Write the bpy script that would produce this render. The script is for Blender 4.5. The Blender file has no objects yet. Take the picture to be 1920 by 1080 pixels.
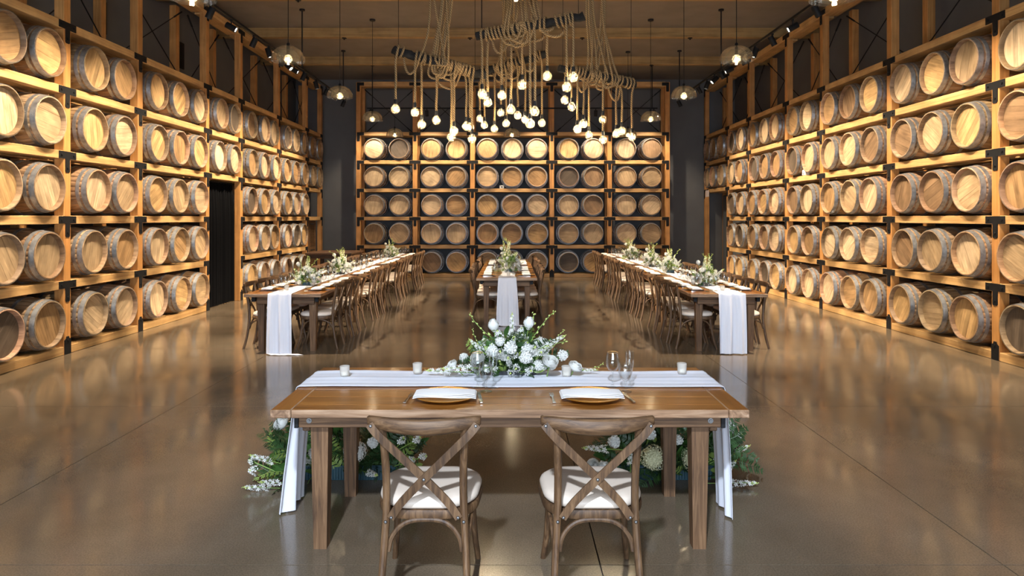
import bpy, math, random
from mathutils import Vector, Matrix, Quaternion, Euler

# ------------------------------------------------------------------ scene, camera, light
scene = bpy.context.scene
C = scene.collection
F = 1280.0                       # focal length in pixels of a 1920 wide frame
PX, PY = 957.0, 408.0            # principal point (lens shift)
EYE = 1.73
cam_d = bpy.data.cameras.new('camera')
cam = bpy.data.objects.new('camera', cam_d)
C.objects.link(cam)
cam.location = (0, 0, EYE)
cam.rotation_euler = (math.pi / 2, 0, 0)
cam_d.sensor_width = 36.0
cam_d.lens = 36.0 * F / 1920.0
cam_d.shift_x = (960 - PX) / 1920.0
cam_d.shift_y = -(540 - PY) / 1920.0
cam_d.clip_start = 0.05
cam_d.clip_end = 100
scene.camera = cam

world = bpy.data.worlds.new('world')
scene.world = world
world.use_nodes = True
world.node_tree.nodes['Background'].inputs[0].default_value = (0.5, 0.6, 0.8, 1)
world.node_tree.nodes['Background'].inputs[1].default_value = 0.03

scene.view_settings.view_transform = 'Standard'
scene.view_settings.look = 'None'
scene.view_settings.gamma = 1.0
scene.view_settings.use_curve_mapping = False
scene.view_settings.exposure = 0.3

WARM = (1.0, 0.82, 0.60)
BULB = (1.0, 0.80, 0.52)
COOL = (0.74, 0.85, 1.0)
P_WALL = 570.0      # side rack spots
P_BACK = 200.0      # back rack spots
E_BULB = 330.0      # chandelier bulbs (radiance)
E_PEND = 420.0      # dome pendants (radiance)
P_WINDOW = 650.0    # daylight through the glass front behind the camera
P_TABLE = 1300.0     # spots turned on to the banquet tables
P_FLOOD = 2500.0     # floodlight on the ceiling behind the camera

def light(name, kind, loc, power, color, parent=None, aim=None, **kw):
    d = bpy.data.lights.new(name, kind)
    d.energy = power
    d.color = color
    for k, v in kw.items():
        setattr(d, k, v)
    o = bpy.data.objects.new(name, d)
    C.objects.link(o)
    o.location = loc
    if aim is not None:
        o.rotation_euler = (Vector(aim) - Vector(loc)).to_track_quat('-Z', 'Y').to_euler()
    if parent is not None:
        o.parent = parent
        o.matrix_parent_inverse = Matrix.Translation(-Vector(parent.location))
    return o

# daylight: the glazed front of the hall lies behind the camera
light('daylight', 'AREA', (0.0, -4.35, 1.9), P_WINDOW, COOL, aim=(0, 10, 1.7), shape='RECTANGLE', size=6.0, size_y=2.8)

rnd = random.Random(7)

# ------------------------------------------------------------------ mesh helpers
class MB:
    def __init__(s):
        s.v, s.f, s.m, s.uv = [], [], [], None
    def add(s, vs, fs, mi=0):
        b = len(s.v)
        s.v += [tuple(p) for p in vs]
        s.f += [tuple(b + i for i in q) for q in fs]
        s.m += [mi] * len(fs)
        return s
    def box(s, c, d, ch=0.0, mi=0):
        cx, cy, cz = c
        hx, hy, hz = d[0] / 2, d[1] / 2, d[2] / 2
        if ch <= 0:
            vs = [(cx + a * hx, cy + b * hy, cz + e * hz) for e in (-1, 1) for b in (-1, 1) for a in (-1, 1)]
            return s.add(vs, [(0, 2, 3, 1), (4, 5, 7, 6), (0, 1, 5, 4), (2, 6, 7, 3), (0, 4, 6, 2), (1, 3, 7, 5)], mi)
        vs, idx = [], {}
        for a in (-1, 1):
            for b in (-1, 1):
                for e in (-1, 1):
                    for ax in range(3):
                        p = [a * (hx - ch), b * (hy - ch), e * (hz - ch)]
                        p[ax] = (a * hx, b * hy, e * hz)[ax]
                        idx[(a, b, e, ax)] = len(vs)
                        vs.append((cx + p[0], cy + p[1], cz + p[2]))
        fs = []
        for ax in range(3):
            o1, o2 = (ax + 1) % 3, (ax + 2) % 3
            for sg in (-1, 1):
                q = []
                for (p, r) in ((-1, -1), (1, -1), (1, 1), (-1, 1)):
                    k = [0, 0, 0]; k[ax] = sg; k[o1] = p; k[o2] = r
                    q.append(idx[(k[0], k[1], k[2], ax)])
                fs.append(tuple(q if sg > 0 else q[::-1]))
        for ax in range(3):
            o1, o2 = (ax + 1) % 3, (ax + 2) % 3
            for p in (-1, 1):
                for r in (-1, 1):
                    k0 = [0, 0, 0]; k1 = [0, 0, 0]
                    k0[ax] = -1; k1[ax] = 1
                    for k in (k0, k1):
                        k[o1] = p; k[o2] = r
                    q = [idx[(*k0, o1)], idx[(*k1, o1)], idx[(*k1, o2)], idx[(*k0, o2)]]
                    fs.append(tuple(q if p * r < 0 else q[::-1]))
        for a in (-1, 1):
            for b in (-1, 1):
                for e in (-1, 1):
                    q = [idx[(a, b, e, 0)], idx[(a, b, e, 1)], idx[(a, b, e, 2)]]
                    fs.append(tuple(q if a * b * e > 0 else q[::-1]))
        return s.add(vs, fs, mi)
    def lathe(s, prof, n=24, mi=0, close=False):
        vs, fs = [], []
        for (r, z) in prof:
            for k in range(n):
                a = 2 * math.pi * k / n
                vs.append((r * math.cos(a), r * math.sin(a), z))
        m = len(prof)
        for i in range(m if close else m - 1):
            j = (i + 1) % m
            for k in range(n):
                k2 = (k + 1) % n
                fs.append((i * n + k, i * n + k2, j * n + k2, j * n + k))
        return s.add(vs, fs, mi)
    def tube(s, path, rad, n=8, prof=None, mi=0, cap=True, uv=False, up=None):
        P = [Vector(p) for p in path]
        m = len(P)
        if not hasattr(rad, '__len__'):
            rad = [rad] * m
        if prof is None:
            prof = [(math.cos(2 * math.pi * k / n), math.sin(2 * math.pi * k / n)) for k in range(n)]
        n = len(prof)
        T = []
        for i in range(m):
            t = P[min(i + 1, m - 1)] - P[max(i - 1, 0)]
            T.append(t.normalized() if t.length > 1e-9 else Vector((0, 0, 1)))
        ref = Vector(up) if up is not None else (Vector((0, 0, 1)) if abs(T[0].z) < 0.9 else Vector((1, 0, 0)))
        nrm = (ref - T[0] * ref.dot(T[0])).normalized()
        b = len(s.v)
        L = 0.0
        Ls = []
        for i in range(m):
            if i:
                nrm = nrm - T[i] * nrm.dot(T[i])
                nrm.normalize()
                L += (P[i] - P[i - 1]).length
            Ls.append(L)
            bi = T[i].cross(nrm)
            for (a, c) in prof:
                s.v.append(tuple(P[i] + (nrm * a + bi * c) * rad[i]))
        if uv and s.uv is None:
            s.uv = []
        for i in range(m - 1):
            for k in range(n):
                k2 = (k + 1) % n
                s.f.append((b + i * n + k, b + i * n + k2, b + (i + 1) * n + k2, b + (i + 1) * n + k))
                s.m.append(mi)
                if uv:
                    s.uv.append(((k / n, Ls[i]), ((k + 1) / n, Ls[i]), ((k + 1) / n, Ls[i + 1]), (k / n, Ls[i + 1])))
        if cap:
            s.f.append(tuple(b + k for k in range(n))[::-1]); s.m.append(mi)
            s.f.append(tuple(b + (m - 1) * n + k for k in range(n))); s.m.append(mi)
            if uv:
                for _ in range(2):
                    s.uv.append(tuple((0.0, 0.0) for k in range(n)))
        return s
    def prism(s, pts, y0, y1, mi=0):
        """polygon in x,z extruded along y"""
        n = len(pts)
        vs = [(x, y0, z) for x, z in pts] + [(x, y1, z) for x, z in pts]
        fs = [tuple(range(n)), tuple(range(2 * n - 1, n - 1, -1))]
        fs += [(i, n + i, n + (i + 1) % n, (i + 1) % n) for i in range(n)]
        return s.add(vs, fs, mi)
    def ball(s, c, r, n=8, mi=0, sz=1.0):
        vs, fs = [], []
        rings = max(3, n // 2)
        for i in range(1, rings):
            th = math.pi * i / rings
            for k in range(n):
                a = 2 * math.pi * k / n
                vs.append((c[0] + r * math.sin(th) * math.cos(a), c[1] + r * math.sin(th) * math.sin(a), c[2] + r * sz * math.cos(th)))
        t = len(vs); vs.append((c[0], c[1], c[2] + r * sz)); vs.append((c[0], c[1], c[2] - r * sz))
        for i in range(rings - 2):
            for k in range(n):
                k2 = (k + 1) % n
                fs.append((i * n + k, (i + 1) * n + k, (i + 1) * n + k2, i * n + k2))
        for k in range(n):
            k2 = (k + 1) % n
            fs.append((t, k, k2))
            fs.append((t + 1, (rings - 2) * n + k2, (rings - 2) * n + k))
        return s.add(vs, fs, mi)
    def mesh(s, name, mats, smooth=True, ang=35):
        me = bpy.data.meshes.new(name)
        me.from_pydata(s.v, [], s.f)
        for m in (mats if isinstance(mats, (list, tuple)) else [mats]):
            me.materials.append(m)
        if any(s.m):
            me.polygons.foreach_set('material_index', s.m)
        if s.uv:
            l = me.uv_layers.new(name='UVMap')
            flat = [c for f in s.uv for p in f for c in p]
            l.data.foreach_set('uv', flat)
        if smooth:
            me.polygons.foreach_set('use_smooth', [True] * len(me.polygons))
            me.set_sharp_from_angle(angle=math.radians(ang))
        me.update()
        return me

def spline(pts, sub=6):
    P = [Vector(p) for p in pts]
    out = []
    for i in range(len(P) - 1):
        p0 = P[max(i - 1, 0)]; p1 = P[i]; p2 = P[i + 1]; p3 = P[min(i + 2, len(P) - 1)]
        for k in range(sub):
            t = k / sub
            out.append(0.5 * ((2 * p1) + (p2 - p0) * t + (2 * p0 - 5 * p1 + 4 * p2 - p3) * t * t + (3 * p1 - p0 - 3 * p2 + p3) * t ** 3))
    out.append(P[-1])
    return out

def obj(name, me, parent=None, loc=(0, 0, 0), rot=None, scale=None, color=None):
    o = bpy.data.objects.new(name, me)
    C.objects.link(o)
    o.location = loc
    if rot is not None:
        if isinstance(rot, Quaternion):
            o.rotation_mode = 'QUATERNION'; o.rotation_quaternion = rot
        else:
            o.rotation_euler = rot
    if scale is not None:
        o.scale = scale if hasattr(scale, '__len__') else (scale, scale, scale)
    if parent is not None:
        o.parent = parent
    if color is not None:
        o.color = (*color, 1.0)
    return o

def tag(o, label, cat, group=None):
    o['label'] = label
    o['category'] = cat
    if group:
        o['group'] = group
    return o

def thing(name, label, cat, loc=(0, 0, 0), rot=None, group=None):
    o = obj(name, None, None, loc, rot)
    o.empty_display_size = 0.05
    return tag(o, label, cat, group)

def struct(o):
    o['kind'] = 'structure'
    return o

def px2w(x, y, Y):
    return Vector(((x - PX) * Y / F, Y, EYE - (y - PY) * Y / F))

def zdir(d):
    return Vector((0, 0, 1)).rotation_difference(Vector(d).normalized())

ORD = ['first', 'second', 'third', 'fourth', 'fifth', 'sixth', 'seventh', 'eighth', 'ninth', 'tenth', 'eleventh', 'twelfth',
       'thirteenth', 'fourteenth', 'fifteenth', 'sixteenth', 'seventeenth', 'eighteenth', 'nineteenth', 'twentieth']

# ------------------------------------------------------------------ materials
def newmat(name):
    m = bpy.data.materials.new(name)
    m.use_nodes = True
    nt = m.node_tree
    return m, nt, nt.nodes['Principled BSDF']

def plain(name, col, rough=0.5, metal=0.0, noise=0.0, nscale=8.0, bump=0.0, spec=0.5):
    m, nt, b = newmat(name)
    b.inputs['Base Color'].default_value = (*col, 1)
    b.inputs['Roughness'].default_value = rough
    b.inputs['Metallic'].default_value = metal
    b.inputs['Specular IOR Level'].default_value = spec
    if noise or bump:
        tc = nt.nodes.new('ShaderNodeTexCoord')
        nz = nt.nodes.new('ShaderNodeTexNoise')
        nz.inputs['Scale'].default_value = nscale
        nz.inputs['Detail'].default_value = 4
        nt.links.new(tc.outputs['Object'], nz.inputs['Vector'])
        if noise:
            r = nt.nodes.new('ShaderNodeValToRGB')
            r.color_ramp.elements[0].position = 0.3
            r.color_ramp.elements[1].position = 0.7
            r.color_ramp.elements[0].color = (*[c * (1 - noise) for c in col], 1)
            r.color_ramp.elements[1].color = (*[min(1, c * (1 + noise)) for c in col], 1)
            nt.links.new(nz.outputs['Fac'], r.inputs['Fac'])
            nt.links.new(r.outputs['Color'], b.inputs['Base Color'])
        if bump:
            bp = nt.nodes.new('ShaderNodeBump')
            bp.inputs['Strength'].default_value = bump
            bp.inputs['Distance'].default_value = 0.005
            nt.links.new(nz.outputs['Fac'], bp.inputs['Height'])
            nt.links.new(bp.outputs['Normal'], b.inputs['Normal'])
    return m

def wood(name, c0, c1, c2, rough=0.5, stretch=(1.2, 22, 22), tint=False, bump=0.15, knots=0.0, var=0.12, coat=0.0, spec=0.4, blotch=0.2):
    """grain runs along the object's local x (stretch small on that axis)"""
    m, nt, b = newmat(name)
    N, L = nt.nodes, nt.links
    tc = N.new('ShaderNodeTexCoord')
    oi = N.new('ShaderNodeObjectInfo')
    mul = N.new('ShaderNodeMath'); mul.operation = 'MULTIPLY'; mul.inputs[1].default_value = 57.0
    L.new(oi.outputs['Random'], mul.inputs[0])
    add = N.new('ShaderNodeVectorMath'); add.operation = 'ADD'
    L.new(tc.outputs['Object'], add.inputs[0]); L.new(mul.outputs[0], add.inputs[1])
    mp = N.new('ShaderNodeMapping')
    mp.inputs['Scale'].default_value = stretch
    L.new(add.outputs[0], mp.inputs['Vector'])
    nz = N.new('ShaderNodeTexNoise')
    nz.inputs['Scale'].default_value = 1.0; nz.inputs['Detail'].default_value = 6; nz.inputs['Roughness'].default_value = 0.62
    nz.inputs['Distortion'].default_value = 0.6
    L.new(mp.outputs[0], nz.inputs['Vector'])
    r = N.new('ShaderNodeValToRGB')
    e = r.color_ramp.elements
    e[0].position = 0.30; e[0].color = (*c0, 1)
    e[1].position = 0.72; e[1].color = (*c2, 1)
    e.new(0.5).color = (*c1, 1)
    L.new(nz.outputs['Fac'], r.inputs['Fac'])
    col = r.outputs['Color']
    # large soft blotches, and a value shift per piece
    n2 = N.new('ShaderNodeTexNoise'); n2.inputs['Scale'].default_value = 3.5; n2.inputs['Detail'].default_value = 3
    L.new(add.outputs[0], n2.inputs['Vector'])
    mr = N.new('ShaderNodeMapRange'); mr.inputs['From Min'].default_value = 0.3; mr.inputs['From Max'].default_value = 0.7
    mr.inputs['To Min'].default_value = 1 - blotch; mr.inputs['To Max'].default_value = 1 + 0.6 * blotch
    L.new(n2.outputs['Fac'], mr.inputs['Value'])
    mr2 = N.new('ShaderNodeMapRange'); mr2.inputs['To Min'].default_value = 1 - var; mr2.inputs['To Max'].default_value = 1 + var
    L.new(oi.outputs['Random'], mr2.inputs['Value'])
    mm = N.new('ShaderNodeMath'); mm.operation = 'MULTIPLY'
    L.new(mr.outputs[0], mm.inputs[0]); L.new(mr2.outputs[0], mm.inputs[1])
    vm = N.new('ShaderNodeVectorMath'); vm.operation = 'SCALE'
    L.new(col, vm.inputs[0]); L.new(mm.outputs[0], vm.inputs['Scale'])
    col = vm.outputs[0]
    if tint:
        mx = N.new('ShaderNodeVectorMath'); mx.operation = 'MULTIPLY'
        L.new(col, mx.inputs[0]); L.new(oi.outputs['Color'], mx.inputs[1])
        col = mx.outputs[0]
    L.new(col, b.inputs['Base Color'])
    b.inputs['Roughness'].default_value = rough
    b.inputs['Specular IOR Level'].default_value = spec
    if coat:
        b.inputs['Coat Weight'].default_value = coat
        b.inputs['Coat Roughness'].default_value = 0.12
    if bump:
        bp = N.new('ShaderNodeBump'); bp.inputs['Strength'].default_value = bump; bp.inputs['Distance'].default_value = 0.004
        L.new(nz.outputs['Fac'], bp.inputs['Height']); L.new(bp.outputs['Normal'], b.inputs['Normal'])
    return m

def glassy(name, tintc=(0.97, 0.98, 0.98), haze=0.0, hazec=(0.6, 0.58, 0.52), ior=1.45):
    m = bpy.data.materials.new(name)
    m.use_nodes = True
    nt = m.node_tree
    N, L = nt.nodes, nt.links
    for n in list(N):
        N.remove(n)
    out = N.new('ShaderNodeOutputMaterial')
    tr = N.new('ShaderNodeBsdfTransparent'); tr.inputs[0].default_value = (*tintc, 1)
    gl = N.new('ShaderNodeBsdfGlossy'); gl.inputs['Roughness'].default_value = 0.03
    lw = N.new('ShaderNodeLayerWeight'); lw.inputs['Blend'].default_value = 0.5
    pw = N.new('ShaderNodeMath'); pw.operation = 'POWER'; pw.inputs[1].default_value = 2.6
    L.new(lw.outputs['Facing'], pw.inputs[0])
    fr = N.new('ShaderNodeMapRange'); fr.inputs['To Min'].default_value = 0.05; fr.inputs['To Max'].default_value = 0.75
    L.new(pw.outputs[0], fr.inputs['Value'])
    mx = N.new('ShaderNodeMixShader')
    L.new(fr.outputs[0], mx.inputs[0]); L.new(tr.outputs[0], mx.inputs[1]); L.new(gl.outputs[0], mx.inputs[2])
    last = mx.outputs[0]
    if haze:
        df = N.new('ShaderNodeBsdfDiffuse'); df.inputs[0].default_value = (*hazec, 1)
        tl = N.new('ShaderNodeBsdfTranslucent'); tl.inputs[0].default_value = (*hazec, 1)
        ad = N.new('ShaderNodeMixShader'); ad.inputs[0].default_value = 0.5
        L.new(df.outputs[0], ad.inputs[1]); L.new(tl.outputs[0], ad.inputs[2])
        m2 = N.new('ShaderNodeMixShader'); m2.inputs[0].default_value = haze
        L.new(last, m2.inputs[1]); L.new(ad.outputs[0], m2.inputs[2])
        last = m2.outputs[0]
    L.new(last, out.inputs[0])
    return m

def emit(name, col, strength):
    m = bpy.data.materials.new(name)
    m.use_nodes = True
    nt = m.node_tree
    for n in list(nt.nodes):
        nt.nodes.remove(n)
    out = nt.nodes.new('ShaderNodeOutputMaterial')
    e = nt.nodes.new('ShaderNodeEmission')
    e.inputs[0].default_value = (*col, 1); e.inputs[1].default_value = strength
    nt.links.new(e.outputs[0], out.inputs[0])
    return m

def cloth(name, col, rough=0.85, transl=0.25):
    m, nt, b = newmat(name)
    b.inputs['Base Color'].default_value = (*col, 1)
    b.inputs['Roughness'].default_value = rough
    b.inputs['Specular IOR Level'].default_value = 0.15
    N, L = nt.nodes, nt.links
    tl = N.new('ShaderNodeBsdfTranslucent'); tl.inputs[0].default_value = (*col, 1)
    mx = N.new('ShaderNodeMixShader'); mx.inputs[0].default_value = transl
    L.new(b.outputs[0], mx.inputs[1]); L.new(tl.outputs[0], mx.inputs[2])
    L.new(mx.outputs[0], N['Material Output'].inputs[0])
    tc = N.new('ShaderNodeTexCoord')
    nz = N.new('ShaderNodeTexNoise'); nz.inputs['Scale'].default_value = 9; nz.inputs['Detail'].default_value = 5
    L.new(tc.outputs['Object'], nz.inputs['Vector'])
    bp = N.new('ShaderNodeBump'); bp.inputs['Strength'].default_value = 0.25; bp.inputs['Distance'].default_value = 0.01
    L.new(nz.outputs['Fac'], bp.inputs['Height']); L.new(bp.outputs['Normal'], b.inputs['Normal'])
    return m

M = {}
M['fir'] = wood('fir_timber', (0.42, 0.22, 0.078), (0.57, 0.335, 0.13), (0.67, 0.425, 0.185), rough=0.5, stretch=(1.0, 26, 26), bump=0.08, var=0.10)
M['fir_post'] = wood('fir_post_timber', (0.38, 0.165, 0.046), (0.51, 0.24, 0.072), (0.60, 0.305, 0.105), rough=0.5, stretch=(1.0, 26, 26), bump=0.08, var=0.10)
M['stave'] = wood('barrel_stave_oak', (0.13, 0.075, 0.038), (0.26, 0.16, 0.088), (0.37, 0.25, 0.15), rough=0.6, stretch=(14, 14, 1.6), tint=True, bump=0.25, var=0.2)
M['head'] = wood('barrel_head_oak', (0.60, 0.55, 0.48), (0.92, 0.90, 0.86), (1.08, 1.08, 1.06), rough=0.55, stretch=(2.2, 26, 26), tint=True, bump=0.12, var=0.08, blotch=0.34)
M['rim'] = wood('barrel_rim_oak', (0.17, 0.11, 0.065), (0.30, 0.205, 0.125), (0.42, 0.30, 0.19), rough=0.6, stretch=(12, 12, 12), tint=True, bump=0.2)
M['hoop'] = plain('galvanised_hoop', (0.30, 0.31, 0.325), rough=0.40, metal=0.75, noise=0.35, nscale=14, bump=0.1)
M['black'] = plain('black_steel', (0.007, 0.007, 0.008), rough=0.6, noise=0.2, spec=0.25)
M['bolt'] = plain('bolt_steel', (0.2, 0.2, 0.2), rough=0.35, metal=0.9)
M['tabletop'] = wood('table_top_wood', (0.145, 0.049, 0.008), (0.26, 0.097, 0.017), (0.36, 0.148, 0.030), rough=0.30, stretch=(1.3, 20, 20), bump=0.06, var=0.08, coat=0.35)
M['tableedge'] = wood('table_edge_wood', (0.10, 0.050, 0.024), (0.25, 0.14, 0.074), (0.45, 0.30, 0.19), rough=0.6, stretch=(2.2, 26, 26), bump=0.2, var=0.1)
M['tableleg'] = wood('table_leg_wood', (0.042, 0.019, 0.0075), (0.118, 0.058, 0.024), (0.21, 0.115, 0.054), rough=0.6, stretch=(2.4, 48, 48), bump=0.2, var=0.12)
M['chair'] = wood('chair_wood', (0.032, 0.0155, 0.007), (0.092, 0.047, 0.020), (0.175, 0.098, 0.046), rough=0.55, stretch=(46, 46, 5.0), bump=0.2, var=0.10)
M['chair_rail'] = wood('chair_rail_wood', (0.032, 0.0155, 0.007), (0.092, 0.047, 0.020), (0.175, 0.098, 0.046), rough=0.55, stretch=(5.0, 46, 60), bump=0.2, var=0.08)
M['cushion'] = plain('ivory_seat_vinyl', (0.68, 0.575, 0.475), rough=0.45, noise=0.03, nscale=5)
M['linen'] = cloth('white_linen', (0.84, 0.85, 0.91))
M['napkin'] = cloth('napkin_cotton', (0.84, 0.83, 0.82), transl=0.1)
M['gold'] = plain('gold_glaze', (0.78, 0.42, 0.07), rough=0.28, metal=0.85)
M['silver'] = plain('cutlery_steel', (0.55, 0.52, 0.48), rough=0.2, metal=1.0)
M['glass'] = glassy('clear_glass')
M['bulbglass'] = glassy('bulb_glass', (1.0, 0.97, 0.9), haze=0.05, hazec=(0.9, 0.8, 0.6))
M['shade'] = glassy('seeded_shade_glass', (0.95, 0.94, 0.92), haze=0.012, hazec=(0.5, 0.46, 0.38))
M['votive'] = glassy('frosted_votive_glass', (0.95, 0.95, 0.95), haze=0.35, hazec=(0.85, 0.83, 0.78))
M['wax'] = plain('candle_wax', (0.85, 0.80, 0.68), rough=0.6)
M['filament'] = emit('bulb_filament', BULB, E_BULB)
M['pfilament'] = emit('pendant_filament', BULB, E_PEND)
M['lens'] = emit('spot_lens', (1, 0.9, 0.72), 25.0)
M['floodlens'] = emit('flood_lens', (0.9, 0.95, 1.0), 30.0)
M['branch'] = plain('dark_branch_bark', (0.022, 0.020, 0.019), rough=0.9, noise=0.4, nscale=20, bump=0.8, spec=0.1)
M['wall'] = plain('charcoal_wall', (0.122, 0.122, 0.125), rough=0.75, noise=0.10, nscale=1.5)
M['ceiling'] = plain('dark_ceiling_board', (0.19, 0.165, 0.14), rough=0.6, noise=0.12, nscale=2)
M['beamwood'] = wood('ceiling_beam_wood', (0.24, 0.145, 0.05), (0.36, 0.225, 0.085), (0.42, 0.27, 0.11), rough=0.55, stretch=(0.8, 20, 20), bump=0.08)
M['curtain'] = plain('black_velvet', (0.0035, 0.0035, 0.004), rough=1.0, spec=0.05)
M['darkwood'] = wood('dark_table_wood', (0.035, 0.016, 0.008), (0.07, 0.034, 0.016), (0.11, 0.055, 0.028), rough=0.4, stretch=(1.5, 22, 22), bump=0.1)
M['shutter'] = wood('shutter_wood', (0.10, 0.05, 0.022), (0.17, 0.088, 0.04), (0.24, 0.13, 0.06), rough=0.5, stretch=(2, 18, 18), bump=0.1)
M['white'] = plain('white_plastic', (0.8, 0.8, 0.8), rough=0.4)
M['petal'] = cloth('white_petal', (0.74, 0.74, 0.70), rough=0.6, transl=0.3)
M['cream'] = cloth('cream_petal', (0.72, 0.71, 0.47), rough=0.6, transl=0.3)
M['stem'] = plain('flower_stem', (0.16, 0.26, 0.05), rough=0.5)
M['leaf'] = plain('glossy_leaf', (0.034, 0.085, 0.016), rough=0.4, noise=0.4, nscale=6)
M['leaf2'] = plain('pale_leaf', (0.17, 0.24, 0.05), rough=0.45, noise=0.35, nscale=6)
M['fern'] = plain('fern_green', (0.028, 0.066, 0.018), rough=0.5, noise=0.4, nscale=8)
M['bud'] = plain('green_bud', (0.42, 0.50, 0.14), rough=0.5)
M['teal'] = plain('teal_trough', (0.012, 0.045, 0.06), rough=0.45, noise=0.2)
M['steel_glass'] = glassy('window_glass', (0.93, 0.96, 0.98))

# rope: a spiral stripe in uv space
def rope_mat():
    m, nt, b = newmat('jute_rope')
    N, L = nt.nodes, nt.links
    uv = N.new('ShaderNodeUVMap')
    sp = N.new('ShaderNodeSeparateXYZ'); L.new(uv.outputs[0], sp.inputs[0])
    a = N.new('ShaderNodeMath'); a.operation = 'MULTIPLY'; a.inputs[1].default_value = 38.0; L.new(sp.outputs['Y'], a.inputs[0])
    u3 = N.new('ShaderNodeMath'); u3.operation = 'MULTIPLY'; u3.inputs[1].default_value = 3.0; L.new(sp.outputs['X'], u3.inputs[0])
    s = N.new('ShaderNodeMath'); s.operation = 'ADD'; L.new(a.outputs[0], s.inputs[0]); L.new(u3.outputs[0], s.inputs[1])
    fr = N.new('ShaderNodeMath'); fr.operation = 'PINGPONG'; fr.inputs[1].default_value = 0.5; L.new(s.outputs[0], fr.inputs[0])
    r = N.new('ShaderNodeValToRGB')
    e = r.color_ramp.elements
    e[0].position = 0.05; e[0].color = (0.085, 0.050, 0.022, 1)
    e[1].position = 0.33; e[1].color = (0.36, 0.235, 0.115, 1)
    L.new(fr.outputs[0], r.inputs['Fac']); L.new(r.outputs['Color'], b.inputs['Base Color'])
    bp = N.new('ShaderNodeBump'); bp.inputs['Strength'].default_value = 0.8; bp.inputs['Distance'].default_value = 0.006
    L.new(fr.outputs[0], bp.inputs['Height']); L.new(bp.outputs['Normal'], b.inputs['Normal'])
    b.inputs['Roughness'].default_value = 0.9
    b.inputs['Specular IOR Level'].default_value = 0.1
    return m
M['rope'] = rope_mat()

def floor_mat():
    m, nt, b = newmat('polished_concrete')
    N, L = nt.nodes, nt.links
    tc = N.new('ShaderNodeTexCoord')
    n1 = N.new('ShaderNodeTexNoise'); n1.inputs['Scale'].default_value = 0.7; n1.inputs['Detail'].default_value = 7; n1.inputs['Roughness'].default_value = 0.6
    mp = N.new('ShaderNodeMapping'); mp.inputs['Scale'].default_value = (1, 0.8, 1)
    L.new(tc.outputs['Object'], mp.inputs[0]); L.new(mp.outputs[0], n1.inputs['Vector'])
    r = N.new('ShaderNodeValToRGB')
    e = r.color_ramp.elements
    e[0].position = 0.32; e[0].color = (0.094, 0.069, 0.044, 1)
    e[1].position = 0.70; e[1].color = (0.178, 0.138, 0.096, 1)
    L.new(n1.outputs['Fac'], r.inputs['Fac'])
    # fine aggregate
    v = N.new('ShaderNodeTexNoise'); v.inputs['Scale'].default_value = 120; v.inputs['Detail'].default_value = 2
    L.new(tc.outputs['Object'], v.inputs['Vector'])
    mr = N.new('ShaderNodeMapRange'); mr.inputs['From Min'].default_value = 0.3; mr.inputs['From Max'].default_value = 0.7
    mr.inputs['To Min'].default_value = 0.78; mr.inputs['To Max'].default_value = 1.2
    L.new(v.outputs['Fac'], mr.inputs['Value'])
    sc = N.new('ShaderNodeVectorMath'); sc.operation = 'SCALE'
    L.new(r.outputs['Color'], sc.inputs[0]); L.new(mr.outputs[0], sc.inputs['Scale'])
    L.new(sc.outputs[0], b.inputs['Base Color'])
    n3 = N.new('ShaderNodeTexNoise'); n3.inputs['Scale'].default_value = 1.8; n3.inputs['Detail'].default_value = 4
    L.new(tc.outputs['Object'], n3.inputs['Vector'])
    m3 = N.new('ShaderNodeMapRange'); m3.inputs['From Min'].default_value = 0.3; m3.inputs['From Max'].default_value = 0.7
    m3.inputs['To Min'].default_value = 0.09; m3.inputs['To Max'].default_value = 0.19
    L.new(n3.outputs['Fac'], m3.inputs['Value']); L.new(m3.outputs[0], b.inputs['Roughness'])
    b.inputs['Specular IOR Level'].default_value = 0.48
    bp = N.new('ShaderNodeBump'); bp.inputs['Strength'].default_value = 0.05; bp.inputs['Distance'].default_value = 0.004
    L.new(n3.outputs['Fac'], bp.inputs['Height']); L.new(bp.outputs['Normal'], b.inputs['Normal'])
    return m
M['floor'] = floor_mat()

# ------------------------------------------------------------------ room shell
XL, XR, YB, YF, ZC = -6.55, 6.86, 20.85, -4.5, 5.94
SLAB = 0.02
# floor slabs between the saw cuts (recessed joints)
xs = [XL, -3.07, 0.447, 2.455, XR]
ys = [YF, 0.6, 3.40, 6.255, 9.0, 11.8, 14.6, 17.4, YB]
fl = obj('floor', MB().box(((XL + XR) / 2, (YB + YF) / 2, -0.10), (XR - XL + 0.4, YB - YF + 0.4, 0.16)).mesh('floor', plain('joint_dirt', (0.03, 0.022, 0.016), 0.9), False))
struct(fl)
g = 0.0035
for i in range(len(xs) - 1):
    for j in range(len(ys) - 1):
        a, b_, c_, d_ = xs[i] + g, xs[i + 1] - g, ys[j] + g, ys[j + 1] - g
        obj('floor_slab', MB().box(((a + b_) / 2, (c_ + d_) / 2, -SLAB / 2), (b_ - a, d_ - c_, SLAB)).mesh('floor_slab', M['floor'], False), fl)

def wallbox(name, c, d, mat):
    return struct(obj(name, MB().box(c, d).mesh(name, mat, False)))
W = 0.15
ZM = ZC / 2
wallbox('wall_left', (XL - W / 2, (YB + YF) / 2, ZM), (W, YB - YF, ZC), M['wall'])
wallbox('wall_right', (XR + W / 2, (YB + YF) / 2, ZM), (W, YB - YF, ZC), M['wall'])
wallbox('wall_back', ((XL + XR) / 2, YB + W / 2, ZM), (XR - XL + 2 * W, W, ZC), M['wall'])
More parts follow.
